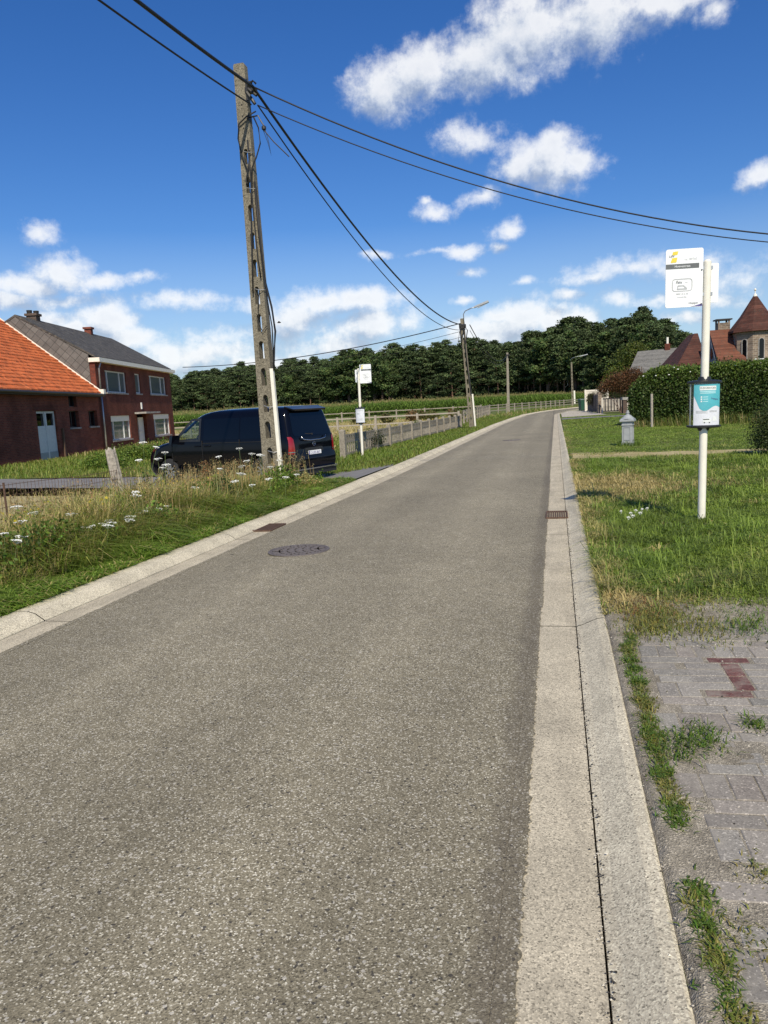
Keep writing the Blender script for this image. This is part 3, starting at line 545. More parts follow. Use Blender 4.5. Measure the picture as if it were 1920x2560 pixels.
# ------------------------------------------------------------------ brick barn and house (local x out of the front wall, y along it, z up)
def wall_yz(rim,holes,x0,x1):
    V,Fc=flat([rim]+holes,depth=abs(x1-x0)); xm=(x0+x1)/2
    return [(xm+c,a,b) for a,b,c in V],Fc
JP=(-26.56,41.56,-.2); JROT=math.atan2(.21586,.97642)
def part_wall(name,rim,holes,x0,x1,mat,root):
    V,Fc=wall_yz(rim,holes,x0,x1); return MB().add(V,Fc).build(name,mat,root)
def window(root,y0,y1,z0,z1,mull=(),shutter=0.,x=-.12,sill=True,blind=True,frame='white_frame',t=.075,glass='pane'):
    V,Fc=flat([rect(y0,y1,z0,z1)]+[rect(a+t,b-t*.6 if b<y1 else b-t,z0+t,z1-t) for a,b in zip([y0]+[m-t*.5 for m in mull],list(mull)+[y1])],depth=.06)
    f=MB().add([(x+c,a,b) for a,b,c in V],Fc).build('window',MT[frame],root)
    MB().box(x-.03,x-.02,y0+.02,y1-.02,z0+.02,z1-.02).build('pane',MT[glass],f)
    if blind:
        MB().box(x-.16,x-.13,y0+.1,y1-.1,z0+.05,z1-.05).build('curtain',MT['blind'],f)
    if shutter: MB().box(x-.01,x+.06,y0+.01,y1-.01,z1-shutter,z1-.005).build('shutter_box',MT['white_paint'],f)
    if sill: MB().box(x-.02,.07,y0-.08,y1+.08,z0-.09,z0-.004).build('sill',MT['stone_grey'],f)
def holes(*w): return [rect(*q) for q in w]
house=empty('brick_house',JP,(0,0,JROT)); tag(house,'two storey red brick house with dark slate roof and white gutter','house')
HL,EV,RX,RZ,DP=16.1,5.55,-4.35,8.2,8.7
win=[(1.55,5.4,3.6,4.95),(7.25,8.4,3.62,4.98),(10.5,14.75,3.62,4.98),(1.8,5.45,.62,2.15),(10.7,14.95,.55,2.15),(6.9,9.0,-.2,2.2)]
part_wall('front_wall',rect(.0,HL,-.3,EV),holes(*win),-.3,0,MT['house_brick'],house)
g=MB()
for y,q in ((0.3,0),(HL,1)):
    pts=[(-.3,EV),(RX,RZ-.05),(-DP,EV),(-DP,-.3),(-.3,-.3)]; V=[(a,y-.0,b) for a,b in pts]+[(a,y-.3,b) for a,b in pts]; n=5
    g.add(V,[tuple(range(n)),tuple(range(2*n-1,n-1,-1))]+[(i,n+i,n+(i+1)%n,(i+1)%n) for i in range(n)])
g.box(-DP,-DP+.28,.3,HL-.3,-.3,EV-.02); g.build('side_wall',MT['house_brick'],house)
V=[(-.32,-.006,3.7),(-.32,-.006,EV+.24),(RX,-.006,RZ+.03),(-DP,-.006,EV+.0),(-DP,-.006,3.)]; V2=[(a,b-.03,c) for a,b,c in V]
MB().add(V+V2,[(0,1,2,3,4),(9,8,7,6,5)]+[(i,5+i,5+(i+1)%5,(i+1)%5) for i in range(5)]).build('gable_cladding',MT['shingle'],house)
r=MB()
for xe,s in ((.12,1),(-DP-.3,-1)):
    ze=EV+.03; r.hull8([(RX,-.06,RZ),(xe,-.06,ze),(xe,HL+.08,ze),(RX,HL+.08,RZ)],[(RX,-.06,RZ+.12),(xe,-.06,ze+.12),(xe,HL+.08,ze+.12),(RX,HL+.08,RZ+.12)])
rf=r.build('roof',MT['slate_grey'],house)
for y,xx,hh,w,mat in ((2.6,RX-.1,.32,.30,'dark_brick'),(11.1,RX+.1,.34,.23,'barn_brick')):
    c=MB().box(xx-w,xx+w,y-w,y+w,RZ-.5,RZ+hh); c.box(xx-w-.08,xx+w+.08,y-w-.08,y+w+.08,RZ+hh+.003,RZ+hh+.14)
    ch=c.build('chimney',MT[mat],rf)
    if y<3:
        p=MB(); [p.lathe([(.15,RZ+hh+.14),(.17,RZ+hh+.34),(.12,RZ+hh+.34)],10,(xx+o*.12,y+o*.2)) for o in(-1,1)]; p.build('chimney_pot',MT['bolt_dark'],ch)
MB().box(-.3,.36,-.14,HL+.35,EV-.20,EV+.045).build('white_gutter_box',MT['white_paint'],house)
p=MB(); p.tube([(.25,1.0-.7,EV-.2),(.12,.28,EV-.55),(.10,.28,3.4)],.055,8); p.tube([(.10,.28,3.4),(.12,.24,2.),(.12,.24,-.2)],.06,8); p.build('downpipe',MT['galvanised'],house,True)
for i,w in enumerate(win[:5]):
    L_=w[1]-w[0]; mull=() if i==1 else ((w[0]+.55,w[1]-1.05) if i in(0,) else (w[0]+.6,w[1]-1.1))
    window(house,*w,mull=mull,shutter=.36 if i in(3,4) else 0)
d=MB().box(-.30,-.24,7.75,8.85,-.2,1.98); 
V,Fc=flat([rect(7.75,8.85,-.2,1.98),rect(7.87,8.73,.05,.95),rect(7.87,8.73,1.05,1.86)],depth=.03); d.add([(-.215+c,a,b) for a,b,c in V],Fc)
dr=d.build('front_door',MT['white_frame'],house); MB().tube([(-.18,7.86,.95),(-.18,7.86,1.12)],.015).build('handle',MT['galvanised'],dr)
MB().box(-.30,-.25,6.92,7.72,-.2,2.1).build('side_panel',MT['brown_wood_door'],house)
MB().box(.004,.8,6.5,9.8,2.22,2.34).build('door_canopy',MT['stone_grey'],house)
MB().box(.004,.08,7.95,8.1,2.55,3.0).build('wall_lamp',MT['white_frame'],house)
# barn
barn=empty('brick_barn',JP,(0,0,JROT)); tag(barn,'low red brick barn with an orange tiled roof and white double door','barn')
BE,BX,BZ,BL=3.5,-5.5,8.25,-21.
bw=[(-8.45,-6.15,-.3,2.52),(-4.4,-3.3,2.75,3.42),(-4.5,-3.2,1.6,2.5),(-1.75,-.45,1.6,2.5)]
part_wall('front_wall',rect(BL,-.005,-.4,BE),holes((-8.45,-6.15,-.3,2.52),(-4.4,-3.3,2.72,3.36),bw[2],bw[3]),-.32,.0,MT['barn_brick'],barn)
g=MB()
for y in (BL+.3,-.34):
    pts=[(-.32,BE-.05),(BX,BZ-.12),(2*BX,BE-.05),(2*BX,-.4),(-.32,-.4)]; V=[(a,y,b) for a,b in pts]+[(a,y-.3,b) for a,b in pts]
    g.add(V,[tuple(range(5)),tuple(range(9,4,-1))]+[(i,5+i,5+(i+1)%5,(i+1)%5) for i in range(5)])
g.box(2*BX,2*BX+.28,BL+.3,-.64,-.4,BE-.06); g.build('side_wall',MT['barn_brick'],barn)
r=MB(); rows=24
for s in (1,-1):     # stepped tile courses
    for i in range(rows):
        t0,t1=i/rows,(i+1.08)/rows; f=lambda t:(BX+(BX*-1+.30)*t*s if s>0 else BX-( -BX+.30)*t, BZ-(BZ-BE)*t)
        (xa,za),(xb,zb)=f(t0),f(t1); n=12; 
        ysx=np.linspace(BL-.15,-.045,n); wob=[.022*(vnoise(i*3.1,q,.6,71)-.5)*2 for q in ysx]
        V=[(xa,y,za+.02+w) for y,w in zip(ysx,wob)]+[(xb,y,zb+.075+w) for y,w in zip(ysx,wob)]+[(xb,y,zb+.0+w) for y,w in zip(ysx,wob)]
        r.add(V,[(j,j+1,n+j+1,n+j) for j in range(n-1)]+[(n+j,n+j+1,2*n+j+1,2*n+j) for j in range(n-1)])
rfb=r.build('roof',MT['orange_tile'],barn)
vz=MB(); vz.hull8([(BX,-.045,BZ-.04),(.34,-.045,BE-.08),(.34,-.0,BE-.08),(BX,-.0,BZ-.04)],[(BX,-.045,BZ+.13),(.34,-.045,BE+.10),(.34,.0,BE+.10),(BX,.0,BZ+.13)]); vz.build('white_verge',MT['white_paint'],rfb)
gt=MB(); gt.tube([(.40,BL,BE-.10),(.40,-.02,BE-.10)],.075,8); gt.box(.0,.33,BL,-.02,BE-.22,BE-.10); gt.build('gutter',MT['dark_metal'],barn)
MB().box(.2,.5,-.35,-.02,BE-.05,BE+.22).build('gutter_end',MT['white_paint'],barn)
d=MB()
for a,b in ((-8.42,-7.31),(-7.29,-6.18)):
    V,Fc=flat([rect(a,b,-.25,2.5),rect(a+.14,b-.1,1.78,2.4)],depth=.05); d.add([(-.13+c,x,y) for x,y,c in V],Fc)
    d.box(-.103,-.095,a+.06,b-.06,.62,1.70)
dd=d.build('double_door',MT['white_frame'],barn); MB().box(-.2,-.17,-8.4,-6.2,1.7,2.45).build('pane',MT['tint'],dd)
MB().box(-.102,-.085,-8.40,-6.2,-.25,.45).build('kick_plate',MT['grey_paint'],dd); MB().box(-.104,-.06,-7.36,-7.24,-.2,2.45).build('cover_strip',MT['white_frame'],dd)
MB().box(-.3,.015,-8.75,-5.85,2.55,2.78).build('lintel',MT['house_brick'],barn)
for w in ((-4.4,-3.3,2.72,3.36),bw[2],bw[3]):
    window(barn,*w,mull=((w[0]+w[1])/2,),x=-.2,blind=False,frame='dark_metal',t=.05,sill=w[2]<2,glass='tint')
p=MB().box(.01,.10,-5.75,-5.62,-.3,1.6); p.build('door_jamb_pipe',MT['rust_iron'],barn)
# ------------------------------------------------------------------ concrete utility poles
def pole_shaft(h,w0,w1,d0,d1,holes_z,root,mat,hw=.36):
    """tapered concrete post pierced by arched openings, x across, y along the road"""
    hl=[]
    for a,b in holes_z:
        wz=lambda z:(w0+(w1-w0)*z/h)*hw/2; o=[(-wz(a),a),(wz(a),a)]+[(wz(b)*math.cos(q),b-wz(b)*1.3+wz(b)*1.3*math.sin(q)) for q in np.linspace(.0,pi,7)]
        hl.append(o)
    V,Fc=flat([[(-w0/2,0),(w0/2,0),(w1/2,h),(w1/2-.02,h+.03),(-w1/2+.02,h+.03),(-w1/2,h)]]+hl,depth=1.)
    V=[(x,c*(d0+(d1-d0)*z/h),z) for x,z,c in V]
    return MB().add(V,Fc).build('shaft',mat,root)
pole=empty('utility_pole',(-5.95,15.6,-.2)); tag(pole,'tall pierced concrete utility pole with cable loops beside the black van','utility pole')
hz=[(.75+.555*i,.75+.555*i+.36-.012*max(0,i-6)) for i in range(12)]
pole.rotation_euler=(0,R(-.5),0)
pole_shaft(8.75,.37,.235,.25,.17,hz,pole,MT['pole_concrete'],.34)
cd=MB(); cd.hull8([(.20,-.19,.05),(.275,-.19,.05),(.275,-.11,.05),(.20,-.11,.05)],[(.165,-.17,2.75),(.235,-.17,2.75),(.235,-.09,2.75),(.165,-.09,2.75)]); cd.build('white_conduit',MT['white_paint'],pole)
b=MB()
for z,w in ((1.0,.30),(1.95,.29),(4.35,.27),(6.35,.24),(7.05,.23)):
    b.tube([(-w*.1,-.15,z+.04),(w*.35,-.17,z),(w*.62,-.12,z+.01),(w*.64,-.05,z+.015)],.008,5)
b.build('strap',MT['galvanised'],pole)
b=MB(); b.box(.10,.30,-.12,.06,8.22,8.30); b.box(.12,.16,-.13,-.085,8.05,8.45); b.tube([(.12,-.1,8.3),(.30,-.16,8.38),(.34,-.1,8.34)],.02,6); b.tube([(.14,-.12,8.2),(.26,-.15,8.02),(.30,-.14,7.95)],.035,6); b.tube([(.18,-.12,8.25),(.35,-.15,8.1)],.03,6); b.lathe([(.03,8.28),(.05,8.32),(.03,8.40)],8,(.22,-.1)); b.build('bracket',MT['dark_metal'],pole)
b=MB(); b.tube([(.12,-.05,7.75),(.33,-.11,7.74),(.40,-.12,7.60),(.44,-.12,7.53)],.014,6); b.box(.10,.13,-.1,.04,7.68,7.78); b.lathe([(.02,7.44),(.045,7.46),(.045,7.51),(.02,7.53)],10,(.44,-.12)); b.tube([(.44,-.12,7.44),(.62,-.10,7.2),(.9,-.05,6.9)],.012,6); b.build('insulator',MT['dark_metal'],pole)
b=MB()
b.tube([(.30,-.12,7.82),(.10,-.15,7.74),(-.08,-.14,7.62),(-.12,-.14,7.35),(-.07,-.14,7.05),(.03,-.15,6.72),(.06,-.15,6.5),(.0,-.15,6.42),(-.02,-.15,6.52),(.05,-.15,6.75),(.11,-.13,7.1)],.014,6)
b.tube([(.24,-.12,7.72),(.33,-.13,7.5),(.34,-.13,7.2),(.24,-.14,6.95),(.13,-.15,6.75),(.08,-.15,6.3),(.09,-.15,5.6),(.10,-.15,5.0),(.13,-.15,4.6)],.014,6)
b.tube([(.08,-.14,7.3),(.09,-.15,6.6),(.02,-.16,5.6),(-.03,-.16,4.9),(-.06,-.17,4.3)],.016,6)
b.tube([(.14,-.1,6.5),(.16,-.13,5.4),(.19,-.12,4.6),(.30,-.12,4.0),(.34,-.12,3.5),(.27,-.12,3.0),(.235,-.13,2.7)],.022,6)
b.tube([(.15,-.06,6.4),(.18,-.1,5.0),(.21,-.1,4.2),(.27,-.1,3.6),(.24,-.1,2.72)],.014,6)
b.tube([(.40,-.1,7.5),(.50,-.12,7.2),(.55,-.12,6.95),(.52,-.12,7.2),(.46,-.1,7.45)],.006,4)
b.tube([(.07,-.15,4.35),(.02,-.16,4.0),(.0,-.16,3.7),(.08,-.17,3.52),(.17,-.15,3.62)],.010,5)
b.build('cable_loop',MT['cable_black'],pole,True)
b=MB()
for z in (8.0,7.78,7.55,7.32): b.lathe([(.0,-.0),(.012,0.0)],8) if 0 else b.tube([(0,-.085-.001,z),(0,-.098,z)],.014,8)
b.build('bolt_hole',MT['bolt_dark'],pole)
def lamp_arm(root,base,reach,rise,head=.75):
    x,y,z=base; m=MB(); pts=[(x,y,z-.3),(x,y,z+rise*.5),(x+.12*reach,y-.03,z+rise*.8),(x+.45*reach,y-.1,z+rise*.98),(x+reach*.72,y-.15,z+rise*1.06)]; m.tube(pts,.03,8); m.build('lamp_arm',MT['galvanised'],root,True)
    h=MB(); a=np.array((x+reach*.66,y-.14,z+rise*1.03)); bq=np.array((x+reach*.66+head,y-.24,z+rise*1.03+.24)); 
    h.hull8([a+(0,-.11,-.05),bq+(0,-.14,-.06),bq+(0,.14,-.06),a+(0,.11,-.05)],[a+(0,-.06,.06),bq+(-.05,-.08,.06),bq+(-.05,.08,.06),a+(0,.06,.06)]); hd=h.build('lamp_head',MT['grey_paint'],root)
    MB().hull8([a+(.2,-.09,-.078),bq+(-.05,-.11,-.088),bq+(-.05,.11,-.088),a+(.2,.09,-.078)],[a+(.2,-.09,-.055),bq+(-.05,-.11,-.065),bq+(-.05,.11,-.065),a+(.2,.09,-.055)]).build('lamp_glass',MT['blind'],hd)
p2=empty('lamp_pole',(-5.3,50,-.1)); p2.rotation_euler=(R(.5),R(-3.0),0); tag(p2,'pierced concrete pole with street lamp and white conduit beside the bend','street lamp')
pole_shaft(6.95,.33,.23,.22,.17,[(.6+.56*i,.6+.56*i+.34) for i in range(10)],p2,MT['pole_concrete'],.34)
MB().box(.20,.29,-.22,-.13,.1,2.2).build('white_conduit',MT['white_paint'],p2)
lamp_arm(p2,(.12,-.12,6.9),1.1,.62,.95)
b=MB(); b.box(-.22,.22,-.2,-.12,6.35,6.6); b.box(-.2,-.12,-.2,.1,5.5,6.5); b.tube([(.1,-.2,6.5),(.3,-.25,6.2),(.1,-.2,5.4)],.03,6); b.tube([(-.2,-.2,6.2),(-.35,-.2,5.6),(-.1,-.2,5.1)],.025,6); b.tube([(.05,-.17,6.3),(.08,-.18,4.),(.18,-.19,2.2)],.03,6); b.build('bracket',MT['dark_metal'],p2)
p3=empty('telephone_pole',(-6.35,108,-.05)); p3.rotation_euler=(0,R(.6),0); tag(p3,'slender pale concrete pole without a lamp, in front of the maize','utility pole')
m=MB(); m.hull8([(-.19,-.17,0),(.19,-.17,0),(.19,.17,0),(-.19,.17,0)],[(-.13,-.12,8.0),(.13,-.12,8.0),(.13,.12,8.0),(-.13,.12,8.0)]); m.build('shaft',MT['fence_concrete'],p3)
m=MB(); m.box(-.2,.35,-.15,-.1,7.6,7.75); m.tube([(.1,-.17,7.7),(.12,-.19,7.3)],.05,6); m.build('bracket',MT['dark_metal'],p3)
p4=empty('lamp_pole',(3.0,143,-.05)); p4.rotation_euler=(0,R(-.8),0); tag(p4,'farthest street lamp on a dark pole at the end of the maize','street lamp')
pole_shaft(7.6,.36,.26,.24,.2,[(.8+.6*i,.8+.6*i+.34) for i in range(9)],p4,MT['pole_concrete'],.3)
MB().box(.2,.45,-.3,-.1,.2,2.6).build('white_conduit',MT['white_paint'],p4); lamp_arm(p4,(-.1,-.14,7.7),2.2,.8,1.5)
p5=empty('telephone_pole',(12,19,.1)); tag(p5,'slender pale concrete pole in the garden to the right of the lawn','utility pole')
for ch in p3.children: c=ch.copy(); link(c,p5); c.scale=(.8,.8,.6)
def cable(a,b,sag,r,label,n=40):
    m=MB(); m.tube(sag_line(a,b,sag,n),r,6); return tag(m.build('overhead_cable',MT['cable_black'],None,True),label,'cable')
A1=(-5.72,15.4,8.06);A2=(-5.66,15.45,7.72)
cable(A1,(-5.72,-20,8.06),1.08,.030,'thick twisted cable running from the near pole out over the upper left corner',60)
cable((-5.80,15.45,7.75),(-5.8,-20,7.75),1.08,.016,'thinner lower cable running from the near pole out over the upper left corner',60)
cable(A1,(-5.45,49.9,6.45),1.147,.030,'thick twisted cable sagging from the near pole to the lamp pole by the bend')
cable(A2,(-5.45,49.9,6.2),1.36,.016,'thinner lower cable sagging from the near pole to the lamp pole by the bend')
cable(A1,(12,19,4.57),1.46,.015,'upper of the two cables crossing the sky to the right edge')
cable(A2,(12,19,4.38),1.36,.011,'lower of the two cables crossing the sky to the right edge')
cable((-5.7,50,6.6),(-28.8,57.2,5.55),.58,.030,'thick upper cable from the lamp pole to the brick house eave')
cable((-5.7,50,6.1),(-28.8,57.2,5.1),.62,.014,'middle thin cable from the lamp pole to the brick house wall')
cable((-5.7,50,5.75),(-28.7,56.8,4.75),.7,.012,'lowest thin cable from the lamp pole to the brick house wall')
cable((-5.2,50,6.45),(-6.3,108,7.7),1.5,.030,'thick cable running on from the lamp pole against the pines')
cable((-5.2,50,6.1),(-6.3,108,7.5),1.6,.016,'thin cable running on from the lamp pole against the pines')
# ------------------------------------------------------------------ bus stops
def put(V,Fc,fn): return [fn(*p) for p in V],Fc
def bus_stop(loc,side,poster_teal,label,rotz=0,lean=0):
    root=empty('bus_stop',loc,(0,R(lean),R(rotz))); tag(root,label,'bus stop')
    m=MB(); m.tube([(0,0,-.05),(0,0,3.11)],.046,20); m.tube([(0,0,3.11),(0,0,3.135)],[.046,.026],20); m.build('post',MT['white_paint'],root,False)
    # front plate
    x0,x1=(-.475,-.052) if side<0 else (.052,.475); y=-.03
    V,Fc=flat([rrect(x0,x1,2.60,3.27,.025)],depth=.012); pl=MB().add([(a,y+c,b) for a,b,c in V],Fc).build('sign_plate',MT['white_plate'],root)
    m=MB(); m.box(-.06,.06,-.028,.03,2.72,2.76); m.box(-.06,.06,-.028,.03,3.02,3.06); m.build('clamp',MT['galvanised'],root)
    xr0,xr1=(.0,.145) if side<0 else (-.145,.0); V,Fc=flat([rrect(xr0-(.2 if side<0 else 0),xr1+(0 if side<0 else .2),2.65,3.10,.015)],depth=.012); MB().add([(a,.065+c,b) for a,b,c in V],Fc).build('rear_plate',MT['white_plate'],root)
    fy=y-.0085
    def pr(name,VF,mat,parent=pl,dy=0): return MB().add([(a,fy-dy,b) for a,b,*_ in VF[0]],[f[::-1] for f in VF[1]]).build(name,MT[mat],parent)
    bx0=x0+.002 if side<0 else x0+.05; bx1=x1-.047 if side<0 else x1-.002
    pr('name_bar',flat([rect(bx0,bx1,3.045,3.10)]),'bar_grey')
    def tx(s,x,z,size,mat,al='CENTER',sl=0,dy=.0008,name='lettering'):
        V,Fc=text(s,size,al); pr(name,([(x+a+b*sl,z+b) for a,b,_ in V],Fc),mat,dy=dy)
    cx=(bx0+bx1)/2
    tx('Hoevestraat',cx+.0,3.072,.036,'white_plate')
    lx=x0+.035
    pr('logo_block',flat([[(lx+.035,3.20),(lx+.095,3.205),(lx+.105,3.245),(lx+.045,3.24)]]),'yellow'); pr('logo_block',flat([[(lx+.02,3.115),(lx+.085,3.12),(lx+.095,3.175),(lx+.035,3.17)]]),'yellow')
    tx('LIJN',lx+.03,3.19,.034,'dark_print',sl=.15,dy=.0014)
    tx('halte',x1-.195,3.145,.018,'grey_print'); tx('307362',x1-.115,3.15,.03,'grey_print')
    if 1:
        zc=2.855; w=.115
        pr('route_box',flat([rrect(cx-w,cx+w,zc-.07,zc+.075,.035,5),rrect(cx-w+.008,cx+w-.008,zc-.062,zc+.067,.028,5)]),'grey_print')
        tx('flex',cx-.035,zc+.035,.05,'bar_grey',sl=.2); tx('bus',cx+.05,zc+.03,.02,'grey_print')
        pr('bus_symbol',flat([[(cx-.06,zc-.05),(cx+.055,zc-.05),(cx+.055,zc-.035),(cx+.02,zc+.0),(cx-.05,zc+.0)],[(cx-.048,zc-.036),(cx+.035,zc-.036),(cx+.012,zc-.012),(cx-.042,zc-.012)]]),'grey_print')
        tx('0800 15 2 30',cx,zc-.10,.026,'grey_print'); tx('hoppin.be',cx,zc-.135,.026,'grey_print')
        tx('Hoppin',x1-.105,2.645,.035,'bar_grey'); 
        pr('purple_edge',flat([[(x1-.14,2.606),(x1-.004,2.606),(x1-.004,2.632),(x1-.04,2.626),(x1-.09,2.612)]]),'purple_ink',dy=.0004)
        b=MB(); [b.tube([(x1-.016,fy,z),(x1-.016,fy-.006,z)],.008,8) for z in(3.02,2.63)]; b.build('bolt',MT['bolt_dark'],pl)
    # timetable case, lens-shaped in plan
    a_,b_=.195,.115
    case=MB(); case.lathe([(.06,1.135),(.07,1.165),(.175,1.175),(.20,1.183),(.20,1.2),(.19,1.202)],28,sq=(1.0,.62)); cs=case.build('timetable_case',MT['black_plastic'],root,False); MB().lathe([(.19,1.70),(.20,1.703),(.20,1.722),(.16,1.735),(.075,1.742),(.068,1.78)],28,sq=(1.,.62)).build('case_lid',MT['black_plastic'],cs)
    sh=MB(); nn=40; V=[(a_*math.cos(2*pi*q/nn),b_*math.sin(2*pi*q/nn),z) for z in(1.20,1.70) for q in range(nn)]; sh.add(V,[(q,(q+1)%nn,nn+(q+1)%nn,nn+q) for q in range(nn)]); sh.build('clear_cover',MT['clear_acrylic'],cs,True)
    def curve(u,z,o=0):   # u in metres along the front face
        xx=u; q=max(-1,min(1,xx/(a_-.012))); return (xx,-math.sqrt(max(0,1-q*q))*(b_-.012)-o,z)
    u0,u1=(-.135,.165) if poster_teal else (-.16,.16)
    def patch(name,zlo,zhi,mat,o,ua=u0,ub=u1,parent=cs):
        n=24; us=np.linspace(ua,ub,n+1); V=[curve(u,zlo(u),o) for u in us]+[curve(u,zhi(u),o) for u in us]
        return MB().add(V,[(i,i+1,n+2+i,n+1+i) for i in range(n)]).build(name,MT[mat],parent)
    po=patch('poster',lambda u:1.205,lambda u:1.695,'poster_white',0)
    def ct(s,u,z,size,mat,al='CENTER',o=.003,sl=0):
        V,Fc=text(s,size,al); MB().add([curve(u+a+b*sl,z+b+a*sl*0,o) for a,b,_ in V],Fc).build('lettering',MT[mat],po)
    if poster_teal:
        wave=lambda u: 1.425+.028*math.sin((u-u0)/(u1-u0)*2*pi*1.05+2.2)*1.3+.10*max(0,1-(u-u0)/.06)*1.0-.035*((u-u0)/(u1-u0))
        patch('poster_wave',wave,lambda u:1.693,'teal',.0015,parent=po)
        patch('title_box',lambda u:1.618,lambda u:1.668,'white_plate',.0025,-.075,.115,po)
        ct('FLEXVERVOER',.02,1.643,.028,'dark_print',o=.004)
        for z,l in ((1.598,.18),(1.58,.18)): patch('text_line',lambda u:z,lambda u:z+.010,'pale_teal',.0025,-.07,-.07+l,po)
        for i in range(3):
            z=1.535-.026*i; patch('text_line',lambda u:z,lambda u:z+.008,'pale_teal',.0025,-.035,.02,po); patch('list_dot',lambda u:z-.004,lambda u:z+.013,'white_plate',.0025,-.062,-.046,po)
        V,Fc=text('hoppin',.03); MB().add([curve(.10+a,1.515+b-.2*a,.004) for a,b,_ in V],Fc).build('lettering',MT['purple_ink'],po)
        for z,ua,ub in ((1.372,-.11,.02),(1.36,-.11,.0),(1.348,-.11,.02),(1.372,.04,.13),(1.36,.04,.13)): patch('text_line',lambda u:z,lambda u:z+.005,'grey_print',.002,ua,ub,po)
        patch('bus_body',lambda u:1.235,lambda u:1.285,'white_plate',.002,-.035,.06,po); patch('bus_window',lambda u:1.268,lambda u:1.279,'bar_grey',.003,-.03,.04,po); patch('bus_wheel',lambda u:1.230,lambda u:1.243,'bar_grey',.003,-.022,-.008,po); patch('bus_wheel',lambda u:1.230,lambda u:1.243,'bar_grey',.003,.035,.049,po)
        patch('house_symbol',lambda u:1.25,lambda u:1.305,'white_plate',.002,.08,.125,po)
    else:
        ct('Flexvervoer',0,1.63,.05,'grey_print')
        for z,ua,ub in ((1.53,-.11,.0),(1.515,-.11,-.02),(1.50,-.11,.0),(1.34,-.06,.1),(1.31,-.06,.08),(1.285,-.09,.1)): patch('text_line',lambda u:z,lambda u:z+.007,'grey_print',.002,ua,ub,po)
    m=MB(); m.tube([(-.165,-.03,1.2),(-.165,-.03,1.7)],.007,6); m.build('case_seam',MT['galvanised'],cs)
    return root
bs=bus_stop((1.655,9.62,.07),-1,True,'near bus stop on a white post with a teal poster in its black case',3,1.1); bs.scale=(.96,.96,.965)
bus_stop((-6.93,27.3,-.1),1,False,'far bus stop on a thin white post by the concrete fence with a white poster',0,.5)
# ------------------------------------------------------------------ street ironwork
def cover(loc,r,label,rot):
    root=empty('manhole_cover',loc,(0,0,rot)); tag(root,label,'manhole cover','manhole covers in the road')
    m=MB(); m.lathe([(r*.945,.004),(r*.945,.009),(r,.009),(r,.0)],40); m.build('rim',MT['cast_iron'],root)
    m=MB(); m.lathe([(.01,.004),(r*.90,.004),(r*.90,.0)],40); lid=m.build('lid',MT['iron_recess_shade'],root); m=MB()  # lid base coloured darker, standing in for shade between the raised pattern
    for i in range(-7,8):
        y=i*r*.118; w=math.sqrt(max(0,(r*.86)**2-y*y)); 
        if w<.03 or i==0: continue
        x=-w
        while x<w-.02: m.box(x,min(w,x+r*.20),y-r*.037,y+r*.037,.004,.0095); x+=r*.25
    m.lathe([(r*.87,.004),(r*.87,.0095),(r*.905,.0095),(r*.905,.004)],40); m.box(-r*.5,r*.5,-r*.045,r*.045,.004,.010); m.build('raised_pattern',MT['cast_iron'],lid)
cover((-2.97,8.42,.030),.36,'round cast iron manhole cover in the near part of the road',.35); cover((-1.74,31.,.030),.36,'round manhole cover far down the road near the bend',0)
def grate(loc,lx,ly,label):
    root=empty('drain_grate',loc); tag(root,label,'drain grate'); m=MB()
    V,Fc=flat([rect(-lx/2,lx/2,-ly/2,ly/2),rect(-lx/2+.02,lx/2-.02,-ly/2+.02,ly/2-.02)],depth=.02); m.add([(a,b,c) for a,b,c in V],Fc); m.build('frame',MT['rust_iron'],root)
    m=MB(); 
    for i in range(8): x=-lx/2+.03+(lx-.06)*(i+.5)/8; m.box(x-.008,x+.008,-ly/2+.021,ly/2-.021,-.004,.0075)
    m.build('bars',MT['rust_iron'],root); MB().box(-lx/2+.021,lx/2-.021,-ly/2+.021,ly/2-.021,-.029,-.027).build('sump',MT['bolt_dark'],root)
grate((-.02,10.95,.012),.30,.62,'rusty drain grate set in the right hand gutter'); grate((-4.06,10.3,.012),.30,.62,'dark drain grate in the left gutter by the weeds')
# ------------------------------------------------------------------ left: concrete fence, rail fences, wire netting
def conc_fence():
    root=empty('concrete_fence',(-7.45,26.6,-.15)); tag(root,'low weathered concrete fence with lattice top and balusters along the left verge','fence')
    d=np.array((1.0,27.0)); d/=np.linalg.norm(d); n=12; L=2.25
    for i in range(n+1):
        m=MB(); x,y=d*L*i; w=.085 if i else .10; h=.98 if i else 1.05
        m.hull8([(x-w,y-w,0),(x+w,y-w,0),(x+w,y+w,0),(x-w,y+w,0)],[(x-w,y-w,h-.04),(x+w,y-w,h-.04),(x+w,y+w,h-.04),(x-w,y+w,h-.04)]); m.hull8([(x-w,y-w,h-.04),(x+w,y-w,h-.04),(x+w,y+w,h-.04),(x-w,y+w,h-.04)],[(x-w*.4,y-w*.4,h),(x+w*.4,y-w*.4,h),(x+w*.4,y+w*.4,h),(x-w*.4,y+w*.4,h)])
        m.build('fence_post',MT['fence_concrete'],root)
        if i==n: break
        a,b=.09,L-.09; hl=[]
        for q in range(8): c=a+.15+(b-a-.30)*q/7; hl.append(rect(c-.095,c+.095,.20,.55))
        for q in range(7):
            c=a+.19+(b-a-.38)*q/6; hl.append([(c-.13,.81),(c-.03,.63),(c+.10,.63),(c+.0,.81)])
        V,Fc=flat([rect(a,b,.10,.86)]+hl,depth=.04)
        def T(u,v,c): p=d*(L*i+u); return (p[0]-d[1]*c*-1,p[1]-d[0]*c,v)
        MB().add([T(*p) for p in V],Fc).build('panel',MT['fence_concrete'],root)
conc_fence()
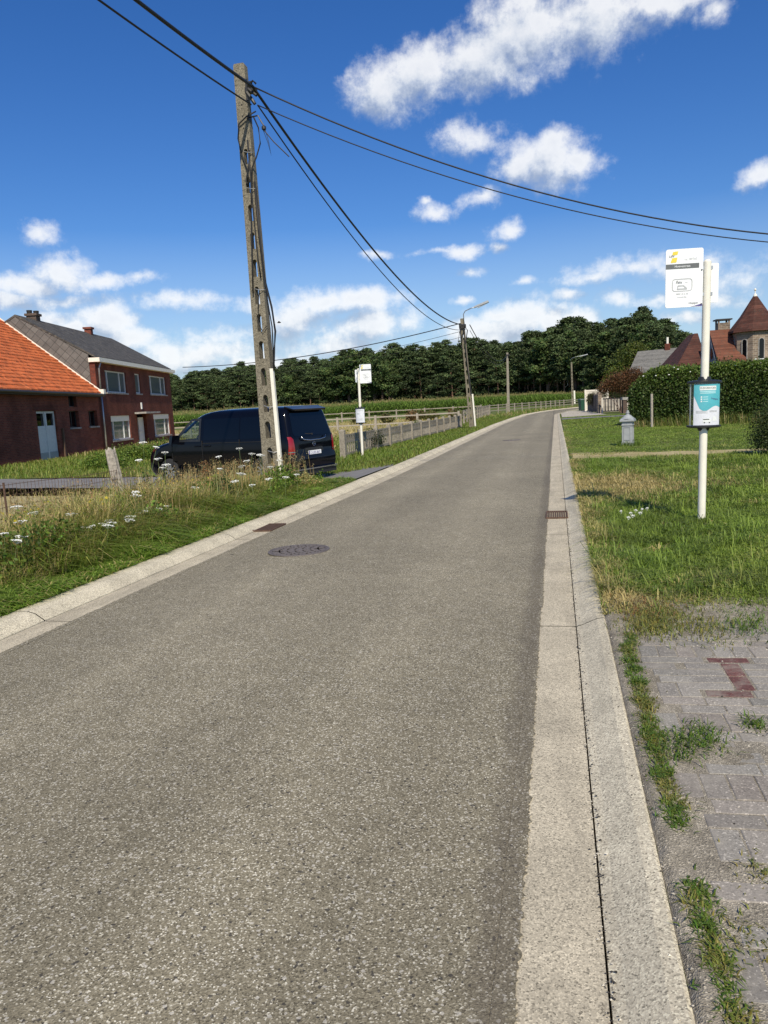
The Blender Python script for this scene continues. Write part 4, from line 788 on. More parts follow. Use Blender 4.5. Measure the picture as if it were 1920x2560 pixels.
def rail_fence(pts,label,mat,h=1.15,rails=(.45,.8,1.08),r=.07,step=3.,name='rail_fence',lean=.0):
    root=empty(name,(pts[0][0],pts[0][1],0)); tag(root,label,'fence'); o=np.array(pts[0]); P=[]
    for a,b in zip(pts[:-1],pts[1:]):
        a=np.array(a,float);b=np.array(b,float); k_=max(1,int(round(np.linalg.norm(b-a)/step))); P+= [a+(b-a)*t/k_ for t in range(k_)]
    P.append(np.array(pts[-1],float)); P=[(p[0]-o[0],p[1]-o[1],float(hgt(*p))) for p in P]
    for p in P[:60]:
        m=MB().box(p[0]-r,p[0]+r,p[1]-r,p[1]+r,p[2]-.1,p[2]+h+.05); m.build('fence_post',mat,root)
    for z in rails:
        m=MB()
        for a,b in zip(P[:-1],P[1:]):
            m.hull8([(a[0],a[1]-.0-.03,a[2]+z-.05),(b[0],b[1]-.03,b[2]+z-.05),(b[0],b[1]+.03,b[2]+z-.05),(a[0],a[1]+.03,a[2]+z-.05)],[(a[0],a[1]-.03,a[2]+z+.05),(b[0],b[1]-.03,b[2]+z+.05),(b[0],b[1]+.03,b[2]+z+.05),(a[0],a[1]+.03,a[2]+z+.05)])
        m.build('rail',mat,root)
rail_fence([(-7.6,92),(-5.0,98),(-2.6,106),(1.2,120),(5,128)],'pale post and rail fence following the outside of the far bend',MT['fence_concrete'],step=2.6)
rail_fence([(-46,78),(-30,84),(-18,88),(-8.5,91)],'long grey post and rail fence in front of the maize behind the paddock',MT['fence_concrete'],1.2,(.5,1.1),step=3.5)
rail_fence([(-40,56),(-26,58),(-14,60),(-7.6,62)],'weathered timber rail fence crossing the dry paddock',MT['weathered_wood'],1.05,(.4,.95),.08,3.)
rail_fence([(-7.2,62),(-7.1,72),(-7.4,84),(-7.6,91)],'grey rail fence along the verge beyond the lamp pole',MT['fence_concrete'],1.1,(.4,.75,1.05),.07,2.2)
wf=empty('wire_fence',(-7.35,3,-.15)); tag(wf,'rusty wire netting fence between the weeds and the dry field','wire fence')
m=MB(); rr=.0035; yy=np.arange(0,9.4,.075)
for i,y in enumerate(yy): w=.012*math.sin(i*1.7); m.tube([(.02*math.sin(y*2),y,0),(.02*math.sin(y*2)+w,y+w,.5),(.02*math.sin(y*2),y,1.0+.03*math.sin(y*1.3))],rr,4,False)
for z in np.linspace(.1,.98,7): m.tube([(.02*math.sin(y*2),y,z*(1+.03*math.sin(y*1.3))) for y in np.arange(0,9.41,.3)],rr,4,False)
m.build('netting',MT['rust_iron'],wf)
for y in (0.,3.,6.): MB().tube([(.04,y,-.1),(.04,y,1.05)],.016,6).build('fence_stake',MT['rust_iron'],wf)
wp=empty('wooden_post',(-7.35,12.0,-.15),(R(3),R(-7),.5)); tag(wp,'split grey wooden fence post leaning at the end of the wire netting','fence post')
m=MB(); n=14; rngp=[.085+.016*math.sin(q*2.3)+.012*math.sin(q*5.1) for q in range(n)]
V=[];Fc=[]
for zi,(z,s) in enumerate(((-.1,1.05),(.4,1.0),(.8,.98),(1.1,.95),(1.32,.9))):
    for q in range(n): a=2*pi*q/n; V.append((s*rngp[q]*1.15*math.cos(a),s*rngp[q]*.85*math.sin(a),z+(.05*math.sin(q*1.9) if zi==4 else 0)))
Fc=[(i*n+q,i*n+(q+1)%n,(i+1)*n+(q+1)%n,(i+1)*n+q) for i in range(4) for q in range(n)]+[tuple(4*n+q for q in range(n))]
m.add(V,Fc); m.build('trunk_post',MT['weathered_wood'],wp)
# ------------------------------------------------------------------ van
def make_van():
    root=empty('parked_van',(-5.86,18.40,-.125),(0,0,R(90+71.5))); tag(root,'black passenger van with tinted windows parked on the driveway behind the pole','van')
    ZL=[.24,.34,.48,.62,.76,.88,.98,1.06,1.12]+list(np.arange(1.16,1.70,.045))+[1.72,1.77,1.81,1.85,1.88,1.90,1.905]
    fz=lambda z:np.interp(z,[.24,.4,.6,.8,.95,1.03,1.09,1.15,1.3,1.5,1.7,1.80,1.86,1.905],[5.02,5.12,5.14,5.10,4.98,4.80,4.50,4.22,3.98,3.66,3.34,3.13,2.9,2.5])
    bz=lambda z:np.interp(z,[.24,.34,.36,.62,.66,.95,1.1,1.3,1.6,1.8,1.86,1.905],[.10,.03,.0,.0,.05,.06,.08,.13,.20,.25,.30,.6])
    wz=lambda z:np.interp(z,[.24,.34,.5,.75,.9,1.05,1.12,1.3,1.5,1.68,1.78,1.84,1.88,1.905],[.90,.945,.962,.965,.964,.955,.945,.915,.878,.840,.805,.75,.66,.42])
    rc=lambda z:np.interp(z,[.24,.9,1.1,1.9],[.16,.14,.13,.16]); rf=lambda z:np.interp(z,[.24,.9,1.1,1.9],[.45,.5,.5,.35])
    NS=110; ts=np.linspace(0,1,NS); V=[];rings=[]
    for z in ZL:
        b,f,w,r,q=bz(z),fz(z),wz(z),rc(z),rf(z); half=[(b-.0,0),(b,w*.3),(b,w*.6),(b+.0,w-r)]
        half+=[(b+r-r*math.cos(a),w-r+r*math.sin(a)) for a in np.linspace(.2,pi/2-.15,6)]
        half+=[(b+r+(f-q-b-r)*t,w) for t in ts]
        half+=[(f-q+q*math.sin(a),w-q*.8+q*.8*math.cos(a)) for a in np.linspace(.12,pi/2-.1,8)]+[(f+.02,(w-q*.8)*.6),(f+.045,(w-q*.8)*.3),(f+.05,0)]
        ring=half+[(x,-y) for x,y in half[-2:0:-1]]; rings.append(len(ring)); V+=[(x,y,z) for x,y in ring]
    n=rings[0]; Fq=[]
    def inwin(x,z,y): return (1.17<z<1.66 and 3.02<x< fz(z)-.36 and abs(y)>.6) or (1.17<z<1.70 and x>fz(z)-.12 and abs(y)<wz(z)-.22)
    for i in range(len(ZL)-1):
        for j in range(n):
            a=(i*n+j,i*n+(j+1)%n,(i+1)*n+(j+1)%n,(i+1)*n+j); c=np.mean([V[t] for t in a],0)
            if inwin(c[0],c[2],c[1]): continue
            # wheel arches
            if c[2]<.74 and any((c[0]-wx)**2+(c[2]-.34)**2<.40**2 for wx in(.98,4.18)) and abs(c[1])>.8: continue
            Fq.append(a)
    top=[tuple((len(ZL)-1)*n+j for j in range(n))]; bot=[tuple(j for j in range(n))[::-1]]
    body=mesh_np('body',V,[np.array(Fq),np.array(top),np.array(bot)],MT['paint'],root,True)
    def side(y0,pts,name,mat,off,s,parent,sub=6):  # polygon on the body side in x,z
        (xa0,xa1,za),(xb0,xb1,zb)=pts; m=MB(); V=[];k_=10
        for i in range(sub+1):
            t=i/sub; z=za+(zb-za)*t
            for j in range(k_+1): x=(xa0+(xb0-xa0)*t)+((xa1+(xb1-xa1)*t)-(xa0+(xb0-xa0)*t))*j/k_; V.append((x,s*(wz(z)+off),z))
        m.add(V,[(i*(k_+1)+j,i*(k_+1)+j+1,(i+1)*(k_+1)+j+1,(i+1)*(k_+1)+j) for i in range(sub) for j in range(k_)]); return m.build(name,mat,parent,True)
    for s in (1,-1):
        side(0,((.42,1.62,1.15),(.50,1.62,1.68)),'side_window',MT['tint'],.004,s,root); side(0,((1.66,2.86,1.15),(1.66,2.86,1.68)),'side_window',MT['tint'],.004,s,root)
        # front door window: frame round a real opening
        o=[(2.97,1.12),(3.98,1.12),(3.30,1.71),(2.97,1.71)]; h=[(3.04,1.18),(3.78,1.18),(3.27,1.655),(3.04,1.655)]
        V_,F_=flat([o,h]); bm=bmesh.new(); [bm.verts.new(p) for p in V_]; bm.verts.ensure_lookup_table(); [bm.faces.new([bm.verts[i] for i in f]) for f in F_]; bmesh.ops.subdivide_edges(bm,edges=bm.edges[:],cuts=3,use_grid_fill=True)
        bm.verts.index_update(); VV=[(v.co.x,s*(wz(v.co.y)+.006),v.co.y) for v in bm.verts]; FF=[tuple(v.index for v in f.verts) for f in bm.faces]; bm.free()
        wf_=MB().add(VV,FF).build('window_frame',MT['black_plastic'],root)
        V_,F_=flat([h]); MB().add([(x,s*(wz(z)+.002),z) for x,z,_ in V_],F_).build('front_side_glass',MT['car_glass'],wf_)
        for xh in (2.62,2.96): MB().tube([(xh,s*.965,1.0),(xh+.03,s*.99,1.005),(xh+.17,s*.99,1.005),(xh+.2,s*.965,1.0)],.016,8).build('door_handle',MT['paint'],root,True)
        m=MB()
        for x,z0,z1 in ((2.91,.45,1.14),(1.64,.45,1.14),(4.0,.45,1.1)): m.box(x-.005,x+.005,s*.9,s*.9672,z0,z1)
        m.box(.3,2.9,s*.9,s*.9675,1.068,1.078); m.build('door_seam',MT['bolt_dark'],root)
        m=MB(); m.hull8([(3.72,s*.93,1.08),(3.9,s*.95,1.08),(3.9,s*1.16,1.08),(3.78,s*1.18,1.08)],[(3.72,s*.92,1.3),(3.86,s*.94,1.30),(3.86,s*1.14,1.30),(3.74,s*1.16,1.30)]); m.build('wing_mirror',MT['paint'],root)
        for wx in (.98,4.18):
            w=MB(); prof=[(.20,.0),(.33,0),(.345,.03),(.345,.18),(.33,.21),(.20,.21)]; V_=[];F_=[]; k_=28
            for r_,d_ in prof: V_+=[(wx+r_*math.cos(2*pi*q/k_),s*(.955-d_),.345+r_*math.sin(2*pi*q/k_)) for q in range(k_)]
            F_=[(i*k_+q,i*k_+(q+1)%k_,(i+1)*k_+(q+1)%k_,(i+1)*k_+q) for i in range(5) for q in range(k_)]; w.add(V_,F_); wh=w.build('wheel',MT['tyre'],root,True)
            m=MB(); 
            for q in range(10): a=2*pi*q/10; m.hull8([(wx+.05*math.cos(a-.3),s*.93,.345+.05*math.sin(a-.3)),(wx+.05*math.cos(a+.3),s*.93,.345+.05*math.sin(a+.3)),(wx+.21*math.cos(a+.1),s*.94,.345+.21*math.sin(a+.1)),(wx+.21*math.cos(a-.1),s*.94,.345+.21*math.sin(a-.1))],[(wx+.05*math.cos(a-.3),s*.90,.345+.05*math.sin(a-.3)),(wx+.05*math.cos(a+.3),s*.90,.345+.05*math.sin(a+.3)),(wx+.21*math.cos(a+.1),s*.90,.345+.21*math.sin(a+.1)),(wx+.21*math.cos(a-.1),s*.90,.345+.21*math.sin(a-.1))])
            m.build('rim',MT['galvanised'],wh)
            V_=[(wx+.41*math.cos(q),s*(.955),.345+.41*math.sin(q)) for q in np.linspace(-.15,pi+.15,24)]+[(wx+.41*math.cos(q),s*.6,.345+.41*math.sin(q)) for q in np.linspace(-.15,pi+.15,24)]
            MB().add(V_,[(i,i+1,25+i,24+i) for i in range(23)]).build('wheel_arch',MT['bolt_dark'],root)
    # rear end
    def rear(pts,name,mat,off,parent=root,thick=False):
        V_,F_=flat([pts]); bm=bmesh.new(); [bm.verts.new(p) for p in V_]; bm.verts.ensure_lookup_table(); [bm.faces.new([bm.verts[i] for i in f]) for f in F_]; bmesh.ops.subdivide_edges(bm,edges=bm.edges[:],cuts=4,use_grid_fill=True); bm.verts.index_update()
        def X(y,z):
            w,r=wz(z),rc(z); e=max(0,abs(y)-(w-r)); return bz(z)-off+ (r-math.sqrt(max(0,r*r-min(e,r*.98)**2)))
        VV=[(X(v.co.x,v.co.y),v.co.x,v.co.y) for v in bm.verts]; FF=[tuple(v.index for v in f.verts) for f in bm.faces]; bm.free(); return MB().add(VV,FF).build(name,mat,parent,True)
    tg=rear([(-.70,1.16),(.70,1.16),(.755,1.24),(.70,1.70),(.64,1.76),(-.64,1.76),(-.70,1.70),(-.755,1.24)],'rear_window',MT['tint'],.006)
    for s in (1,-1):
        tl=rear([(s*.955,.74),(s*.80,.74),(s*.775,.80),(s*.80,1.10),(s*.86,1.16),(s*.925,1.16)],'tail_light',MT['redlens'],.012)
        rear([(s*.953,.775),(s*.79,.775),(s*.785,.80),(s*.951,.80)],'lens_strip',MT['chrome'],.017,tl)
    m=MB(); m.tube([(.05,-.50,1.135),(.02,-.44,1.07),(.008,-.2,1.045),(.006,.2,1.045),(.02,.44,1.07),(.05,.50,1.135)],.016,6); m.build('chrome_strip',MT['chrome'],root,True)
    m=MB(); m.tube([(.10,-.02,1.20),(.09,.03,1.19),(.12,.35,1.21)],.014,6); m.lathe([(.03,1.17),(.03,1.2)],8,(.1,0)); m.build('rear_wiper',MT['bolt_dark'],root)
    em=MB(); em.tube([(.046,.055*math.cos(q),.95+.055*math.sin(q)) for q in np.linspace(0,2*pi,25)],.007,6)
    for q in (90,210,330): em.tube([(.046,0,.95),(.046,.05*math.cos(R(q)),.95+.05*math.sin(R(q)))],.007,6)
    em.build('round_emblem',MT['chrome'],root)
    rear([(-.42,.60),(.42,.60),(.36,.86),(-.36,.86)],'plate_recess',MT['black_plastic'],.004)
    V_,F_=flat([rrect(-.26,.26,.665,.785,.015)],depth=.012); pl=MB().add([(.032+c,a,b) for a,b,c in V_],F_).build('number_plate',MT['white_plate'],root)
    V_,F_=text('2-LRF-867',.088); MB().add([(.0245,-a+.0-.02,b+.725) for a,b,_ in V_],F_).build('lettering',MT['purple_ink'],pl)
    MB().box(.0245,.0255,.215,.255,.67,.78).build('blue_band',MT['purple_ink'],pl)
    m=MB(); m.hull8([(-.03,-.86,.33),(.1,-.86,.33),(.1,.86,.33),(-.03,.86,.33)],[(-.03,-.86,.36),(.1,-.86,.36),(.1,.86,.36),(-.03,.86,.36)]); m.build('bumper_strip',MT['chrome'],root)
    MB().box(.02,.12,-.88,.88,.20,.31).build('lower_bumper',MT['black_plastic'],root)
    m=MB(); m.hull8([(.12,-.68,1.775),(.36,-.70,1.86),(.36,.70,1.86),(.12,.68,1.775)],[(.10,-.68,1.815),(.36,-.70,1.895),(.36,.70,1.895),(.10,.68,1.815)]); m.build('roof_spoiler',MT['paint'],root)
    # windscreen, lamps, cabin
    m=MB(); V_=[]
    for z in np.linspace(1.16,1.72,8):
        for t in np.linspace(-1,1,9): V_.append((fz(z)+.055-.25*abs(t)**2.6,t*(wz(z)-.14),z))
    m.add(V_,[(i*9+j,i*9+j+1,(i+1)*9+j+1,(i+1)*9+j) for i in range(7) for j in range(8)]); m.build('windscreen',MT['car_glass'],root,True)
    for s in (1,-1): MB().hull8([(4.72,s*.90,.78),(5.02,s*.72,.76),(5.10,s*.55,.78),(4.8,s*.55,.78)],[(4.70,s*.88,.94),(4.96,s*.70,.92),(5.03,s*.55,.92),(4.8,s*.5,.94)]).build('headlight',MT['car_glass'],root)
    m=MB(); 
    for y in (.42,-.42): m.box(2.55,3.1,y-.25,y+.25,.6,.95); m.hull8([(2.4,y-.25,.9),(2.6,y-.25,.9),(2.6,y+.25,.9),(2.4,y+.25,.9)],[(2.2,y-.2,1.5),(2.33,y-.2,1.5),(2.33,y+.2,1.5),(2.2,y+.2,1.5)])
    m.box(3.75,4.2,-.85,.85,.9,1.06); m.build('cabin_seats',MT['seat_dark'],root)
    m=MB(); m.tube([(3.45-.05*math.sin(q),.42+.18*math.cos(q),1.14+.17*math.sin(q)) for q in np.linspace(0,2*pi,21)],.016,6); m.build('steering_wheel',MT['black_plastic'],root)
make_van()
# ------------------------------------------------------------------ shrubs, hedge, broadleaf trees
def shrub(name,label,cat,loc,clumps,n,leaf,c,stems=True,var=.35,group=None,trunk_r=.03):
    root=empty(name,loc); tag(root,label,cat,group); P=[];C=[]; tot=sum(r[0]*r[1]*r[2] for _,r in clumps)
    for (x,y,z),r in clumps:
        m=int(n*r[0]*r[1]*r[2]/tot)+20; v,_=ball(m,.45); v=v*np.array(r)*(1+.18*rng.normal(size=(m,1))); P.append(v+np.array((x,y,z))); C.append(tint(np.array(c)*(.75+.5*rng.random()),m,var))
    P=np.concatenate(P);C=np.concatenate(C); k_=P[:,2]>.02; leaf_mesh('foliage',P[k_],leaf*(.6+.8*rng.random(k_.sum())),C[k_],parent=root)
    if stems:
        m=MB()
        for (x,y,z),r in clumps[:9]: m.tube([(0,0,-.05),(x*.4,y*.4,z*.5),(x,y,z)],[trunk_r,trunk_r*.7,trunk_r*.35],6)
        m.build('stems',MT['bark'],root)
    return root
def hedge():
    root=empty('privet_hedge',(3.45,38.2,.07),(0,0,math.atan2(-1.4,5.54))); tag(root,'long clipped green hedge behind the lawn on the right','hedge')
    Lh,Dh,Hh=16.,3.0,2.52; P=[];Nr=[]
    def face(n,fn,nr): P.append(fn(rng.random(n),rng.random(n))); Nr.append(np.tile(np.array(nr,float),(n,1)))
    st3=lambda a,b,c:np.stack(np.broadcast_arrays(a,b,c),1)
    topz=lambda x,y:Hh+.10*(vnoise(x,y,.8,81)-.5)-.9*np.clip((1.3-x)/1.3,0,1)**2
    face(46000,lambda a,b:st3(a*Lh,-.0-.25*rng.random(46000)*0+.18*(vnoise(a*Lh,b*Hh,1.3,82)-.5)+.25*(1-b)*0,b*topz(a*Lh,0)),(0,-1,.15))
    face(42000,lambda a,b:st3(a*Lh,b*Dh,topz(a*Lh,b*Dh)),(0,-.2,1))
    face(9000,lambda a,b:st3(.15*(vnoise(a*Dh,b*Hh,1.3,83)-.5),a*Dh,b*(Hh-.8)),(-1,0,.1))
    P=np.concatenate(P)+rng.normal(0,.085,(97000,3)); Nr=np.concatenate(Nr); n=len(P)
    new=np.clip((P[:,2]-1.7)/1.0,0,1)*(rng.random(n));  # sunlit top painted into the leaf colour: limier leaves higher up
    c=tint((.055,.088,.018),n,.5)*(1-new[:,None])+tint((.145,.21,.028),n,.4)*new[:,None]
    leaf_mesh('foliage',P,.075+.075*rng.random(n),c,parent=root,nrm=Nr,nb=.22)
    MB().box(.45,Lh-.3,.28,Dh-.3,.02,Hh-.38).build('shade_core',MT['bolt_dark'],root)  # near-black box filling the hedge, its colour stands in for inner shade
    n=26; x=Lh*rng.random(n); m=MB()
    for a in x: z=2.2+.55*rng.random(); m.lathe([(.01,z),(.045,z+.02),(.03,z+.05)],6,(a,-.08 if z<2.6 else .3*rng.random()))
    m.build('blossom',MT['flower_white'],root)
hedge()
for i,(x,y,lab,h) in enumerate(((4.13,36.0,'grey wooden stake in front of the left end of the hedge',1.45),(9.05,34.9,'grey wooden stake at the hedge right of the bus stop post',1.6))):
    o=MB().tube([(0,0,-.1),(0,0,h)],.055,8).build('wooden_stake',MT['weathered_wood']); o.location=(x,y,.1); tag(o,lab,'fence post')
rough_grass('hedge_foot_grass',lambda x,y:np.abs(y-(37.2-.2527*(x-3.45))+.4)<.6,9000,(3.2,14,33,38.6),.38,.016,(GREEN*.8,OLIVE,STRAW*.7),67)
shrub('round_shrub','round dense dark shrub at the right edge of the lawn','shrub',(4.88,18.55,.09),[((0,0,.66),(.72,.75,.62)),((-.2,.1,.35),(.5,.6,.4)),((.35,-.2,.45),(.6,.6,.45)),((.1,.2,.95),(.5,.5,.4))],17000,.045,(.055,.078,.022))
x,y,_=at(1330,63); shrub('red_leaved_shrub','tall bronze red leaved shrub behind the gate','shrub',(x+.4,y,.05),[((0,0,2.6),(1.3,1.,.8)),((-1.0,.2,2.2),(.8,.7,.6)),((1.0,0,2.9),(1.0,.8,.8)),((.3,.2,2.0),(1.2,.9,.5)),((-1.4,.2,1.95),(.6,.6,.4))],9000,.12,(.105,.052,.022),var=.5)
x,y,_=at(1352,72); shrub('dark_shrub','dark olive shrub at the left end of the hedge behind the gate','shrub',(x,y,.05),[((0,0,1.6),(1.2,1.,.9)),((.8,.1,2.0),(.8,.8,.7)),((-.7,0,1.2),(.7,.7,.6))],6000,.10,(.05,.062,.022))
x,y,_=at(1284,70); shrub('low_bush','low olive green bush growing over the dark wooden gate','shrub',(x,y+.9,.05),[((0,0,1.55),(.7,.4,.3)),((.7,0,1.5),(.6,.4,.3)),((-.3,0,1.1),(.5,.4,.5))],2500,.08,(.075,.075,.025))
x,y,_=at(1366,99); shrub('broadleaf_tree','bright yellow green broadleaf tree behind the grey roofed house','tree',(x,y,.0),[((0,0,6.2),(2.3,2,1.6)),((-1.6,0,4.3),(1.8,1.6,1.3)),((1.5,0,4.6),(1.9,1.6,1.4)),((-2.6,0,2.8),(1.5,1.5,1.3)),((.6,0,3.4),(2.2,1.8,1.4)),((2.6,.3,5.0),(1.4,1.2,.9)),((.4,0,7.4),(1.3,1.2,.8))],11000,.24,(.105,.135,.022),trunk_r=.12)
for px,d,s,lab in ((1440,47,.9,'shrub top with reddish leaves rising behind the hedge left of the villa'),(1570,47,1.1,'leafy dark shrub rising behind the hedge below the orange roof'),(1650,46,1.0,'dark climbing shrub rising behind the hedge below the turret')):
    x,y,_=at(px,d); shrub('garden_shrub',lab,'shrub',(x,y,0),[((0,0,2.5*s),(1.0,.9,.8)),((.9,0,2.2*s),(.8,.8,.7)),((-.9,0,2.1*s),(.8,.8,.7)),((0,0,1.6),(1.2,1.,1.))],5000,.11,(.06,.078,.022),var=.45)
for px,d,h,lab in ((215,29,.7,'bright green bushy weed in front of the barn by the downpipe'),(262,33,.75,'tall green weed clump in front of the house wall'),(305,33,.8,'tall green weeds before the white front door'),(345,34,.9,'tall green weeds beside the front of the van')):
    x,y,_=at(px,d); shrub('weed_clump',lab,'plant',(x,y,-.15),[((0,0,h*.5),(.8,.6,h*.55)),((.6,0,h*.4),(.6,.5,h*.45)),((-.6,0,h*.3),(.5,.5,h*.35))],3500,.07,(.13,.19,.03),stems=False)
for px,d,lab,c in ((800,31.5,'dark climbing weed on the near end of the concrete fence',(.03,.04,.015)),(897,44,'green bush growing through the concrete fence',(.09,.13,.03))):
    x,y,_=at(px,d); shrub('fence_bush',lab,'shrub',(x,y,-.15),[((0,0,.5),(.35,.5,.45)),((.1,.6,.4),(.3,.4,.4)),((-.05,-.5,.35),(.25,.3,.35))],2200,.06,c,stems=False)
for px,py,d,h,c,lab in ((432,1040,14.2,1.0,(.20,.10,.04),'rusty brown dock plant gone to seed among the weeds before the van'),(300,1060,12.2,1.0,(.10,.13,.04),'grey green leafy weed beside the leaning wooden post'),(270,1150,10.2,.62,(.045,.085,.018),'dark green leafy clump among the white flowers of the verge'),(470,1090,12.6,.75,(.05,.08,.02),'dark green leafy clump in the verge in front of the van'),(648,1050,15.3,.42,(.30,.26,.10),'pale straw coloured grass tuft at the end of the verge by the driveway')):
    x,y,_=at(px,d); shrub('weed_clump',lab,'plant',(x,y,float(hgt(x,y))),[((0,0,h*.45),(.22,.22,h*.45)),((.2,.1,h*.3),(.2,.2,h*.3)),((-.22,0,h*.28),(.2,.2,h*.3)),((.02,0,h*.8),(.09,.09,h*.22))],1100,.042,c,stems=True,trunk_r=.008)
for i in range(9):
    x=-9.5-.8*i*rng.random()-i*.6; y=70+12*rng.random(); shrub('reed_tuft','brown reedy weed tuft in the paddock','plant',(x,y,-.12),[((0,0,.6),(.6,.5,.55)),((.5,0,.45),(.4,.4,.4))],500,.22,(.17,.11,.045) if i%2 else (.12,.12,.04),stems=False,group='weed tufts in the paddock')
# ------------------------------------------------------------------ grey garden pillar
pl=empty('garden_pillar',(2.1,24.3,.08),(0,0,R(-14))); tag(pl,'short grey panelled letterbox pillar with stepped cap on the lawn','letterbox')
m=MB(); s=math.sqrt(2)
def sq(m,prof): m.lathe([(r*s,z) for r,z in prof],4)
sq(m,[(.165,-.05),(.165,.10),(.15,.115),(.145,.62),(.15,.70)]); m.build('shaft',MT['grey_paint'],pl)
m=MB(); 
for k_ in range(4):
    a=k_*pi/2; T=lambda p,a=a:(p[0]*math.cos(a)-p[1]*math.sin(a),p[0]*math.sin(a)+p[1]*math.cos(a),p[2])
    for bx in ((-.10,-.085,.17,.56),(.085,.10,.17,.56),(-.085,.085,.545,.56),(-.085,.085,.17,.185)): m.box(bx[0],bx[1],-.162,-.140,bx[2],bx[3],T)
    m.box(-.15,.15,-.168,-.145,.60,.635,T)
m.build('panel_moulding',MT['grey_paint'],pl)
m=MB(); sq(m,[(.15,.70),(.205,.725),(.205,.775),(.17,.80)]); m.lathe([(.16*s*.95,.80),(.155,.84),(.10,.90),(.045,.93),(.04,.955),(.06,.965),(.06,.98),(.035,.99),(.04,1.02),(.03,1.045),(.01,1.05)],16); m.build('cap',MT['grey_paint'],pl)
rough_grass('pillar_grass',lambda x,y:(x-2.1)**2+(y-24.2)**2<.12,900,(1.6,2.6,23.8,24.7),.2,.012,(GREEN,GREEN*.7,GREEN*.8),68)
# ------------------------------------------------------------------ gate group on the right
def between(px1,d1,px2,d2,name,label,cat):
    a=at(px1,d1);b=at(px2,d2); root=empty(name,(a[0],a[1],.02),(0,0,math.atan2(b[1]-a[1],b[0]-a[0]))); tag(root,label,cat); return root,math.hypot(b[0]-a[0],b[1]-a[1])
fr,L_=between(1265,76,1313,75.4,'board_fence','cream horizontal board fence behind the dark scalloped gate','fence')
m=MB(); [m.box(0.06,L_,-.02+.004*(i%2),.02,.15+.2*i,.15+.2*i+.165) for i in range(10)]; m.build('boards',MT['white_board'],fr)
for x in (0,L_): MB().box(x-.09,x+.07,-.08,.05,0,2.16).build('fence_post',MT['white_board'],fr)
gt,L_=between(1269.5,75,1290,68,'scalloped_gate','dark brown wooden gate with five pointed arches','gate')
for i in range(5):
    a=L_*i/5;b=L_*(i+.82)/5; o=[(a,.1),(b,.1),(b,1.35)]+[(a+(b-a)*(.5+.5*math.cos(q)),1.35+.32*math.sin(q)) for q in np.linspace(.2,pi-.2,7)]+[(a,1.35)]
    V,Fc=flat([o],depth=.08); MB().add([(x,c,z) for x,z,c in V],Fc).build('gate_panel',MT['dark_wood'],gt)
    MB().box(b+.01,L_*(i+1)/5-.01,-.03,.16,.05,1.75).build('gate_post',MT['fence_concrete'],gt)
bp,L_=between(1290.5,67.3,1299,67.3,'brick_pillar','pale brick gate pillar between the dark gate and the bar gate','pillar')
MB().box(0,L_,-.2,.2,-.05,1.62).build('pillar_shaft',MT['villa_brick'],bp); m=MB(); m.hull8([(-.03,-.23,1.62),(L_+.03,-.23,1.62),(L_+.03,.23,1.62),(-.03,.23,1.62)],[(.12,-.05,1.82),(L_-.12,-.05,1.82),(L_-.12,.05,1.82),(.12,.05,1.82)]); m.build('pillar_cap',MT['villa_brick'],bp)
bg_,L_=between(1300.5,66.5,1346,65.6,'bar_gate','metal bar gate with a dark top rail in front of the stone wall','gate')
m=MB(); m.box(0,L_,-.03,.03,1.17,1.27); m.box(0,L_,-.03,.03,.12,.2); m.build('rail',MT['dark_metal'],bg_)
m=MB(); [m.box(L_*i/7-.04,L_*i/7+.04,-.02,.02,.2,1.17) for i in range(8)]; m.build('bars',MT['dark_metal'],bg_); MB().box(-.05,.06,-.04,.04,0,1.3).build('end_post',MT['white_board'],bg_)
sw,L_=between(1299,70.5,1356,69.5,'stone_wall','low pale stone wall behind the bar gate','wall'); MB().box(0,L_,0,.3,0,1.15).build('stone_courses',MT['pale_stone'],sw)
dp,L_=between(1344,60.5,1353,60.5,'gate_pillar','dark brick gate pillar with a pale cap by the hedge','pillar'); MB().box(0,L_,-.18,.18,0,1.1).build('pillar_shaft',MT['dark_brick'],dp); MB().box(-.05,L_+.05,-.24,.24,1.103,1.3).build('pillar_cap',MT['stone_grey'],dp)
wb,L_=between(1252.5,80,1258.5,79,'wheelie_bin','tall dark green wheelie bin beside the board fence','bin')
m=MB(); m.hull8([(.03,-.15,.1),(L_-.03,-.15,.1),(L_-.03,.2,.1),(.03,.2,.1)],[(0,-.2,1.15),(L_,-.2,1.15),(L_,.25,1.15),(0,.25,1.15)]); m.build('bin_body',MT['green_plastic'],wb)
MB().hull8([(-.02,-.24,1.153),(L_+.02,-.24,1.153),(L_+.02,.28,1.153),(-.02,.28,1.153)],[(.02,-.2,1.24),(L_-.02,-.2,1.24),(L_-.02,.26,1.28),(.02,.26,1.28)]).build('bin_lid',MT['green_plastic'],wb); MB().tube([(-.03,.2,.1),(L_+.03,.2,.1)],.1,10).build('wheel',MT['tyre'],wb)
